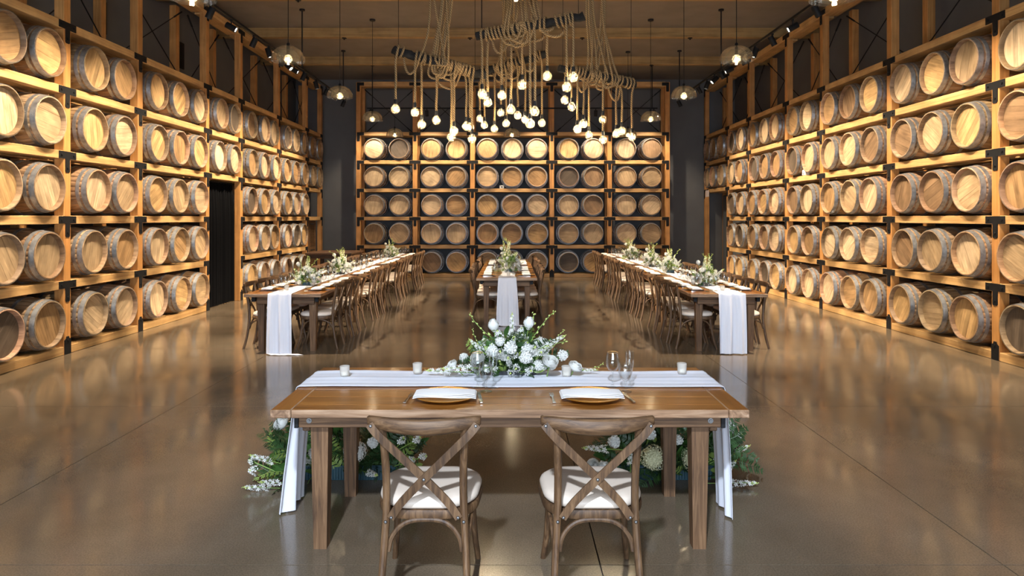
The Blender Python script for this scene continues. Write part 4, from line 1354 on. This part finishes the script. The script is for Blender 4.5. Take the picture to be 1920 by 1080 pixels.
# foreground runner lies across, falling to the floor at both ends
xe = TL / 2 + 0.003
yr = 4.085
zt = TH + 0.0045
P_ = []
out = (-1, 0, 0)
for z, hf, a, h in ((0.012, 0.86, 0.10, 1.0), (0.05, 0.86, 0.095, 1.0), (0.25, 0.88, 0.075, 0.75), (0.45, 0.92, 0.05, 0.45), (0.62, 0.96, 0.025, 0.2), (0.72, 0.99, 0.008, 0.05), (0.748, 1.0, 0.004, 0)):
    P_.append(((-xe - 0.010 - 0.035 * h, yr + 0.02 * h, z), hf, a, out, 0.2 * h))
P_.append(((-xe - 0.006, yr, zt - 0.003), 1, 0.003, (-0.7, 0, 0.7), 0))
for i in range(0, 25):
    x = -xe + 0.008 + (2 * xe - 0.016) * i / 24
    P_.append(((x, yr + 0.008 * math.sin(i * 0.5), zt), 1.0 + 0.03 * math.sin(i * 0.6), 0.004 + 0.004 * (0.5 + 0.5 * math.sin(i * 0.9)), (0, 0, 1), 0.35 * math.sin(i * 0.3)))
P_.append(((xe + 0.006, yr, zt - 0.003), 1, 0.003, (0.7, 0, 0.7), 0))
for z, hf, a, h in ((0.748, 1.0, 0.004, 0), (0.72, 0.99, 0.008, 0.05), (0.62, 0.95, 0.02, 0.2), (0.45, 0.88, 0.03, 0.5), (0.25, 0.80, 0.035, 0.8), (0.05, 0.78, 0.035, 1.0), (0.012, 0.78, 0.035, 1.0)):
    P_.append(((xe + 0.010 + 0.015 * h, yr - 0.06 * h, z), hf, a, (1, 0, 0), 0.2 * h))
runner('white linen runner lying across the foreground table', P_, (0, 1, 0), 0.38, 2.0, 4)

# votive candles
VOT = MB().lathe([(0, 0.0), (0.024, 0.0), (0.026, 0.003), (0.030, 0.06), (0.0285, 0.062), (0.0245, 0.008), (0, 0.008)], 20).mesh('cup', M['votive'])
VWAX = MB().lathe([(0, 0.0085), (0.021, 0.0085), (0.0222, 0.03), (0, 0.03)], 16).mesh('candle', M['wax'])
VWICK = MB().tube([(0, 0, 0.03), (0, 0, 0.038)], 0.001, 5).mesh('wick', M['black'])
def votive(x, y, label, group, z=TH + 0.0135):
    o = thing('votive_candle', label, 'candle', (x, y, z), None, group)
    obj('cup', VOT, o); obj('candle', VWAX, o); obj('wick', VWICK, o)
for (x, y, l) in ((-1.0, 4.12, 'leftmost of the four'), (-0.572, 4.20, 'second from left'), (0.338, 4.12, 'just right of the bouquet'), (1.055, 4.20, 'rightmost of the four')):
    votive(x, y, 'dimpled glass votive candle on the foreground runner, ' + l, 'votives on the foreground table')
for cx, tn, y0, yy in ((LTX - 0.05, 'left', LT0, (0.42, 1.9, 3.6, 5.2, 6.9, 8.4)), (RTX + 0.06, 'right', LT0, (0.35, 1.9, 2.75, 5.6, 6.6, 8.3)), (CTX, 'centre', CT0, (0.35, 2.2, 3.3))):
    for i, d in enumerate(yy):
        votive(cx + rnd.uniform(-0.05, 0.05), y0 + d, 'glass votive candle on the %s table, %s from the camera' % (tn, ORD[i]), 'votives on the %s table' % tn, TH + 0.0125)

# ------------------------------------------------------------------ flowers
def petal_patch(mb, a, r0, r1, z0, z1, w, cup, mi=0, nu=3, nv=3):
    """a petal rising from radius r0,z0 to r1,z1 at angle a"""
    vs, fs = [], []
    for i in range(nv + 1):
        v = i / nv
        r = r0 + (r1 - r0) * v + cup * math.sin(v * math.pi)
        z = z0 + (z1 - z0) * (v ** 0.8)
        ww = w * (0.55 + 0.75 * math.sin(math.pi * (0.15 + 0.7 * v)))
        for j in range(nu + 1):
            u = -1 + 2 * j / nu
            aa = a + u * ww
            rr = r * (1 - 0.06 * u * u) + 0.004 * v * abs(u)
            vs.append((rr * math.cos(aa), rr * math.sin(aa), z - 0.12 * (z1 - z0) * u * u * v))
    for i in range(nv):
        for j in range(nu):
            q = i * (nu + 1) + j
            fs.append((q, q + 1, q + nu + 2, q + nu + 1))
    mb.add(vs, fs, mi)
def rose_mesh(mats, open_=1.0):
    mb = MB()
    r_ = random.Random(5)
    for lay, (n, r0, r1, z1, w, cup) in enumerate(((2, 0.004, 0.008, 0.050, 1.5, 0.004), (3, 0.007, 0.014, 0.052, 1.0, 0.006), (4, 0.009, 0.020 * open_, 0.051, 0.8, 0.009), (5, 0.010, 0.030 * open_, 0.046, 0.66, 0.011), (5, 0.010, 0.038 * open_, 0.038, 0.68, 0.012))):
        for k in range(n):
            petal_patch(mb, 2 * math.pi * (k + 0.37 * lay) / n, r0, r1, 0.0, z1, w, cup)
    for k in range(5):
        petal_patch(mb, 2 * math.pi * k / 5, 0.004, 0.022, 0.0, 0.012, 0.4, 0.004, 1)
    mb.tube([(0, 0, 0), (0, 0, -0.05), (0.004, 0, -0.12)], 0.003, 5, mi=1)
    return mb.mesh('rose', mats, True, 80)
def floret(mb, c, nrm, r, mi, np=4, roll=0.0):
    q = zdir(nrm)
    base = len(mb.v)
    vs, fs = [], []
    c = Vector(c)
    vs.append(c)
    for k in range(np):
        a = 2 * math.pi * k / np + roll
        for (da, rr, h) in ((-0.45, 0.62, 0.10), (-0.3, 1.0, 0.22), (0.3, 1.0, 0.22), (0.45, 0.62, 0.10)):
            vs.append(c + q @ Vector((rr * r * math.cos(a + da), rr * r * math.sin(a + da), h * r)))
        b = 1 + 4 * k
        fs.append((0, b, b + 3)); fs.append((b, b + 1, b + 2, b + 3))
    mb.add(vs, fs, mi)
def hydrangea_mesh(mats, R=0.07, n=90, fr=0.014):
    mb = MB()
    r_ = random.Random(11)
    for i in range(n):
        z = 1 - 1.5 * (i + 0.5) / n
        a = i * 2.39996
        s = math.sqrt(max(0, 1 - z * z))
        d = Vector((s * math.cos(a), s * math.sin(a), z))
        lump = 1 + 0.10 * math.sin(3 * a) + r_.uniform(-0.05, 0.05)
        floret(mb, d * R * lump + Vector((0, 0, R * 0.5)), d + Vector((r_.uniform(-.3, .3), r_.uniform(-.3, .3), 0)), fr * r_.uniform(0.85, 1.15), 0, 4, r_.uniform(0, 1.5))
    mb.ball((0, 0, R * 0.5), R * 0.86, 10, 0)
    mb.tube([(0, 0, 0), (0, 0, -0.12)], 0.004, 5, mi=1)
    return mb.mesh('hydrangea', mats, True, 80)
def stock_mesh(mats, L=0.16, n=22, fr=0.013):
    mb = MB()
    r_ = random.Random(21)
    mb.tube([(0, 0, -0.12), (0, 0, 0), (0.006, 0, L * 0.5), (0.0, 0.004, L)], [0.003, 0.003, 0.0025, 0.0015], 5, mi=1)
    for i in range(n):
        t = i / n
        a = i * 2.39996
        d = Vector((math.cos(a), math.sin(a), 0.35))
        s = (1 - 0.6 * t)
        floret(mb, Vector((0, 0, L * (0.08 + 0.86 * t))) + d.normalized() * 0.018 * s, d, fr * (0.5 + 0.6 * s), 0, 5, a)
        if t > 0.75:
            mb.ball(Vector((0, 0, L * (0.1 + 0.9 * t))) + d.normalized() * 0.006, 0.005, 5, 2)
    for i in range(5):
        mb.ball((r_.uniform(-.004, .004), r_.uniform(-.004, .004), L * (0.95 + 0.03 * i)), 0.0045 - 0.0005 * i, 5, 2)
    return mb.mesh('stock_stem', mats, True, 80)
def sprig_mesh(mats, L=0.22):
    mb = MB()
    p = spline([(0, 0, -0.1), (0, 0, 0), (0.01, 0, L * 0.4), (0.035, 0, L * 0.8), (0.06, 0, L)], 5)
    mb.tube(p, 0.0022, 5, mi=1)
    for i in range(9):
        q = p[min(len(p) - 1, 7 + i * 2)] if 7 + i * 2 < len(p) else p[-1]
        a = i * 2.4
        mb.ball((q.x + 0.009 * math.cos(a), q.y + 0.009 * math.sin(a), q.z + 0.004), 0.0075 - 0.0005 * i, 6, 2, 1.5)
    return mb.mesh('bud_sprig', mats, True, 80)
def fern_mesh(mat, L=0.24, n=15):
    mb = MB()
    p = spline([(0, 0, 0), (0, 0.012, L * 0.35), (0, 0.05, L * 0.7), (0, 0.11, L * 0.95)], 8)
    mb.tube(p, 0.0016, 4)
    for i in range(n):
        t = 0.12 + 0.86 * i / n
        q = p[int(t * (len(p) - 1))]; q2 = p[min(len(p) - 1, int(t * (len(p) - 1)) + 1)]
        tg = (q2 - q).normalized() if (q2 - q).length > 0 else Vector((0, 0, 1))
        ln = 0.052 * math.sin(math.pi * (0.18 + 0.78 * t)) + 0.006
        for s in (-1, 1):
            tip = q + Vector((s * ln, 0, 0)) + tg * ln * 0.45
            mid = q + Vector((s * ln * 0.5, 0.003, 0)) + tg * ln * 0.18
            wv = tg * 0.0062
            mb.add([q - wv * 0.5, mid - wv, tip, mid + wv, q + wv * 0.5], [(0, 1, 3, 4), (1, 2, 3)])
    return mb.mesh('fern_frond', mat, False)
def leaf_mesh(mat, L=0.085, w=0.024):
    mb = MB()
    vs, fs = [], []
    n = 6
    for i in range(n + 1):
        t = i / n
        ww = w * math.sin(math.pi * min(1, t * 0.93 + 0.05)) ** 0.8
        y = 0.02 * t * t
        vs += [(-ww, y + 0.006, 0.02 + L * t), (0, y, 0.02 + L * t), (ww, y + 0.006, 0.02 + L * t)]
    for i in range(n):
        a = 3 * i
        fs += [(a, a + 1, a + 4, a + 3), (a + 1, a + 2, a + 5, a + 4)]
    mb.add(vs, fs)
    mb.tube([(0, 0, -0.03), (0, 0, 0.022)], 0.0014, 4)
    return mb.mesh('leaf', mat, True, 80)
FM = [M['petal'], M['stem'], M['bud']]
FC = [M['cream'], M['stem'], M['bud']]
ROSE, ROSE2 = rose_mesh(FM, 0.8), rose_mesh(FM, 1.05)
HYD, HYDC = hydrangea_mesh(FM), hydrangea_mesh(FC)
CARN = hydrangea_mesh(FM, 0.028, 60, 0.016)
STOCK, STOCKC = stock_mesh(FM), stock_mesh(FC, 0.18)
BLOS = stock_mesh(FM, 0.035, 8, 0.014)
SPRIG = sprig_mesh(FM)
FERN = fern_mesh(M['fern']); FERN2 = fern_mesh(M['leaf2'], 0.2, 13)
LEAF, LEAF2 = leaf_mesh(M['leaf']), leaf_mesh(M['leaf2'], 0.07, 0.018)
PROT = {'rose': ROSE, 'open_rose': ROSE2, 'hydrangea': HYD, 'cream_hydrangea': HYDC, 'carnation': CARN, 'stock_stem': STOCK, 'cream_stock_stem': STOCKC, 'blossom': BLOS, 'bud_sprig': SPRIG, 'fern_frond': FERN, 'pale_fern': FERN2, 'leaf': LEAF, 'pale_leaf': LEAF2}
def put_flower(parent, kind, base, d, s=1.0, roll=None, r_=rnd):
    q = zdir(d) @ Quaternion((0, 0, 1), r_.uniform(0, 6.28) if roll is None else roll)
    return obj(kind, PROT[kind], parent, base, q, (s * 0.88, s * 0.88, s * 1.35) if kind == 'rose' else s)
def bouquet(label, loc, rx, ry, rz, counts, seed, special=(), tray=None, zc=0.06, group=None, low=0.05):
    r_ = random.Random(seed)
    o = thing('flower_arrangement', label, 'flowers', loc, None, group)
    if tray:
        tx, ty, tz, mat = tray
        ol = rrect(tx / 2, ty / 2, 0.03, 4); il = [(x * 0.96, y * 0.92) for x, y in ol]
        n = len(ol)
        vs = [(x * 0.94, y * 0.94, 0.001) for x, y in ol] + [(x, y, tz) for x, y in ol] + [(x, y, tz) for x, y in il] + [(x * 0.94, y * 0.94, 0.02) for x, y in il]
        fs = [(i * n + k, i * n + (k + 1) % n, (i + 1) * n + (k + 1) % n, (i + 1) * n + k) for i in range(3) for k in range(n)]
        fs += [tuple(range(n))[::-1], tuple(3 * n + k for k in range(n))]
        mb = MB().add(vs, fs)
        if tz > 0.05:
            for k in range(int(tx / 0.018)):
                x = -tx / 2 + 0.03 + k * 0.018
                if x < tx / 2 - 0.03:
                    mb.box((x, -ty / 2 + 0.0, tz * 0.5), (0.007, 0.010, tz * 0.8))
        obj('trough', mb.mesh('trough', mat, True, 40), o)
        obj('foam', MB().box((0, 0, tz * 0.75), (tx * 0.85, ty * 0.8, tz * 0.9), 0.01).mesh('foam', M['leaf'], True), o)
    ks = []
    for kd, c in counts:
        ks += [kd] * c
    r_.shuffle(ks)
    for i, kd in enumerate(ks):
        a = r_.uniform(0, 2 * math.pi)
        el = math.asin(r_.uniform(-0.05, 1.0))
        d = Vector((math.cos(a) * math.cos(el), math.sin(a) * math.cos(el), math.sin(el) + 0.02))
        surf = Vector((d.x * rx, d.y * ry, zc + d.z * rz))
        ln = {'fern_frond': 0.20, 'pale_fern': 0.16, 'leaf': 0.08, 'pale_leaf': 0.07, 'stock_stem': 0.11, 'cream_stock_stem': 0.12, 'bud_sprig': 0.16}.get(kd, 0.03)
        dd = Vector((d.x * rx, d.y * ry, d.z * rz + 0.03)).normalized()
        if kd in ('leaf', 'pale_leaf', 'fern_frond', 'pale_fern'):
            f = r_.uniform(0.55, 1.0)
            dd = (dd + Vector((r_.uniform(-.5, .5), r_.uniform(-.5, .5), r_.uniform(-.3, .4)))).normalized()
        else:
            f = r_.uniform(0.88, 1.08)
        s = r_.uniform(0.8, 1.2)
        base = surf * f - dd * ln * 0.6 * s
        base.z = max(base.z, low)
        tip = base + dd * ln * s
        if tip.z < 0.02:
            dd = Vector((dd.x, dd.y, 0.15)).normalized()
        put_flower(o, kd, base, dd, s, None, r_)
    for (kd, p, d, s) in special:
        put_flower(o, kd, Vector(p) - Vector(loc), d, s, None, r_)
    return o
# big bouquet on the foreground table
fgc = Vector((0.0, 4.235, TH + 0.001))
def fs_(kd, x, y, Y, d, s=1.0):
    return (kd, px2w(x, y, Y), d, s)
sp = [fs_('rose', 927, 622, 4.20, (-0.15, -0.1, 1), 1.15), fs_('rose', 990, 618, 4.20, (0.12, -0.1, 1), 1.15), fs_('carnation', 957, 655, 4.10, (0, -0.7, 0.7), 1.1), fs_('carnation', 985, 672, 4.08, (0.1, -0.8, 0.5), 1.05),
      fs_('open_rose', 899, 676, 4.10, (-0.3, -0.6, 0.7), 1.1), fs_('open_rose', 1030, 686, 4.09, (0.15, -0.45, 0.9), 1.2), fs_('open_rose', 1075, 695, 4.15, (0.4, -0.3, 0.9), 1.1), fs_('open_rose', 853, 690, 4.15, (-0.6, -0.3, 0.6), 0.95),
      fs_('carnation', 873, 672, 4.2, (-0.8, -0.3, 0.5), 0.8), fs_('stock_stem', 960, 632, 4.2, (0, 0, 1), 0.9), fs_('stock_stem', 908, 662, 4.15, (-0.6, -0.2, 0.6), 0.8), fs_('stock_stem', 1005, 665, 4.18, (0.55, -0.1, 0.6), 0.8),
      fs_('bud_sprig', 925, 635, 4.2, (-0.9, 0, 0.55), 0.9), fs_('bud_sprig', 1000, 632, 4.2, (0.6, 0, 1.0), 0.9), fs_('bud_sprig', 905, 655, 4.2, (-0.8, 0, 0.9), 0.6), fs_('bud_sprig', 1030, 650, 4.2, (0.7, 0, 0.9), 0.6),
      fs_('stock_stem', 850, 697, 4.15, (-1, -0.1, 0.08), 1.0), fs_('stock_stem', 1090, 694, 4.18, (1, 0, 0.02), 0.6), fs_('bud_sprig', 1085, 696, 4.2, (1, 0, 0.06), 0.7), fs_('stock_stem', 885, 690, 4.08, (-1, -0.2, 0.02), 1.1),
      fs_('stock_stem', 1020, 650, 4.15, (0.9, -0.1, 0.5), 0.9), fs_('carnation', 1052, 668, 4.16, (0.7, -0.4, 0.5), 0.9), fs_('blossom', 968, 690, 4.05, (0, -1, 0.1), 1.1), fs_('blossom', 938, 662, 4.07, (0, -1, 0.5), 1.2),
      fs_('blossom', 1000, 655, 4.07, (0.2, -1, 0.5), 1.2), fs_('blossom', 1012, 662, 4.07, (0.2, -1, 0.4), 1.1), fs_('carnation', 925, 660, 4.09, (-0.3, -0.8, 0.5), 1.0), fs_('carnation', 938, 643, 4.12, (-0.2, -0.5, 0.8), 0.8)]
bouquet('dark tray of white roses and greenery on the foreground table', fgc, 0.235, 0.135, 0.215, [('leaf', 120), ('pale_leaf', 46), ('fern_frond', 18), ('pale_fern', 12), ('blossom', 60), ('carnation', 9), ('stock_stem', 4), ('bud_sprig', 3)], 31, sp, (0.34, 0.13, 0.045, plain('black_tray', (0.02, 0.022, 0.025), 0.4)), 0.04, None, 0.03)
# floor arrangements under the foreground table ends
YS = 4.36
def scatter(x0, x1, y0, y1, Y, n, side, seed):
    r_ = random.Random(seed)
    out = []
    for _ in range(n):
        kd = r_.choice(('fern_frond', 'fern_frond', 'leaf', 'pale_leaf', 'pale_fern', 'leaf'))
        y = r_.uniform(y0, y1)
        d = (side * r_.uniform(0.2, 1.0), r_.uniform(-0.6, 0.1), r_.uniform(0.05, 0.8) if y < 890 else r_.uniform(0.05, 0.3))
        out.append(fs_(kd, r_.uniform(x0, x1), y, Y + r_.uniform(0, 0.18), d, r_.uniform(0.8, 1.15)))
    return out
spL = [fs_('hydrangea', 668, 848, YS, (-0.1, -0.9, 0.4), 1.0), fs_('open_rose', 533, 800, 4.5, (-0.4, -0.5, 0.7), 1.3), fs_('stock_stem', 515, 866, YS, (-0.8, -0.4, 0.4), 1.0), fs_('blossom', 484, 882, YS, (-0.9, -0.4, 0.2), 1.5),
       fs_('blossom', 480, 868, YS, (-0.9, -0.2, 0.5), 1.3), fs_('stock_stem', 512, 915, 4.34, (-1, -0.2, 0.1), 1.1), fs_('stock_stem', 528, 905, 4.34, (-0.6, -0.7, 0.3), 1.0), fs_('stock_stem', 690, 886, 4.34, (0.5, -0.8, 0.2), 1.0),
       fs_('blossom', 614, 822, YS, (0, -0.8, 0.5), 1.4), fs_('blossom', 752, 828, YS, (0.5, -0.5, 0.7), 1.2), fs_('blossom', 778, 826, YS, (0.8, -0.2, 0.5), 1.2), fs_('blossom', 768, 864, YS, (0.7, -0.5, 0.4), 1.2), fs_('blossom', 788, 858, YS, (0.9, -0.2, 0.4), 1.2),
       fs_('carnation', 700, 830, YS, (0, -0.9, 0.4), 1.0), fs_('carnation', 590, 850, YS, (0, -0.9, 0.4), 1.0)]
spL += scatter(528, 570, 825, 905, 4.36, 38, -1, 3)
bouquet('teal trough of ferns and white flowers under the left end of foreground table', (-1.07, 4.60, 0), 0.50, 0.20, 0.44, [('leaf', 110), ('pale_leaf', 12), ('fern_frond', 95), ('blossom', 10), ('pale_fern', 12)], 41, spL, (0.66, 0.22, 0.10, M['teal']), 0.07)
spR = [fs_('cream_hydrangea', 1222, 858, 4.34, (0, -0.95, 0.3), 1.05), fs_('cream_hydrangea', 1296, 860, 4.42, (0.1, -0.95, 0.3), 1.0), fs_('stock_stem', 1142, 842, YS, (-1, -0.3, 0.15), 1.1), fs_('carnation', 1152, 828, YS, (-0.2, -0.9, 0.3), 1.1),
       fs_('carnation', 1218, 815, YS, (0, -0.7, 0.7), 1.1), fs_('open_rose', 1116, 875, YS, (-0.5, -0.7, 0.5), 1.1), fs_('carnation', 1133, 876, YS, (-0.3, -0.9, 0.3), 1.1), fs_('stock_stem', 1182, 872, 4.34, (-0.1, -0.5, 0.9), 0.9), fs_('carnation', 1303, 888, 4.34, (0, -0.9, 0.3), 1.0),
       fs_('open_rose', 1363, 806, 4.5, (0.5, -0.5, 0.7), 1.2), fs_('blossom', 1379, 818, 4.5, (0.7, -0.4, 0.5), 1.3), fs_('stock_stem', 1362, 855, 4.45, (0.9, -0.2, 0.5), 1.0), fs_('stock_stem', 1362, 885, 4.42, (0.2, -0.6, 0.7), 0.9), fs_('stock_stem', 1366, 906, 4.38, (1, -0.1, 0.04), 1.1),
       fs_('carnation', 1270, 825, YS, (0, -0.9, 0.3), 0.9)]
spR += scatter(1322, 1350, 815, 895, 4.38, 24, 1, 4)
bouquet('teal trough of ferns and white hydrangea under the right end of foreground table', (1.02, 4.60, 0), 0.46, 0.20, 0.44, [('leaf', 110), ('pale_leaf', 12), ('fern_frond', 95), ('blossom', 10), ('pale_fern', 12)], 43, spR, (0.66, 0.22, 0.10, M['teal']), 0.07)
# centrepieces along the banquet tables
def centrepiece(x, y, label, seed, s=1.0, tall=2, top=None):
    r_ = random.Random(seed)
    loc = Vector((x, y, TH + 0.0135))
    spc = []
    for k in range(tall):
        spc.append(('cream_stock_stem', loc + Vector((r_.uniform(-.05, .05), r_.uniform(-.05, .05), 0.18 * s)), (r_.uniform(-.3, .3), r_.uniform(-.3, .3), 1), 1.1 * s))
    spc.append(('rose', loc + Vector((r_.uniform(-.12, -.06), -0.03, 0.26 * s)), (-0.3, 0, 1), 1.0))
    for k in range(3):
        spc.append(('stock_stem', loc + Vector((r_.choice((-1, 1)) * 0.10, r_.uniform(-.1, .1), 0.12)), (r_.choice((-1, 1)) * 0.8, r_.uniform(-.4, .4), 0.7), 1.0))
        spc.append(('bud_sprig', loc + Vector((r_.uniform(-.08, .08), r_.uniform(-.05, .05), 0.18 * s)), (r_.uniform(-.5, .5), r_.uniform(-.3, .3), 1), 1.0 * s))
    return bouquet(label, loc, 0.15 * s, 0.15 * s, 0.20 * s, [('pale_leaf', 34), ('leaf', 14), ('carnation', 12), ('open_rose', 6), ('blossom', 26), ('stock_stem', 6), ('pale_fern', 8)], seed, spc, (0.14, 0.14, 0.045, M['teal']), 0.04, 'table centrepieces', 0.03)
centrepiece(LTX, 9.75, 'white and green centrepiece nearest the camera on the left table', 1, 1.0)
centrepiece(LTX, 11.65, 'white and green centrepiece second along the left table', 2, 1.1, 3)
centrepiece(LTX, 16.5, 'white and green centrepiece at the far end of the left table', 3, 1.1)
centrepiece(RTX, 9.7, 'white and green centrepiece nearest the camera on the right table', 4, 1.1, 3)
centrepiece(RTX, 11.9, 'white and green centrepiece second along the right table', 5, 1.1)
centrepiece(RTX, 13.4, 'white and green centrepiece third along the right table', 6, 1.15)
centrepiece(RTX, 15.7, 'white and green centrepiece farthest along the right table', 7, 1.2)
centrepiece(CTX + 0.02, 12.1, 'white and yellow green centrepiece on the centre table', 8, 1.45, 3)
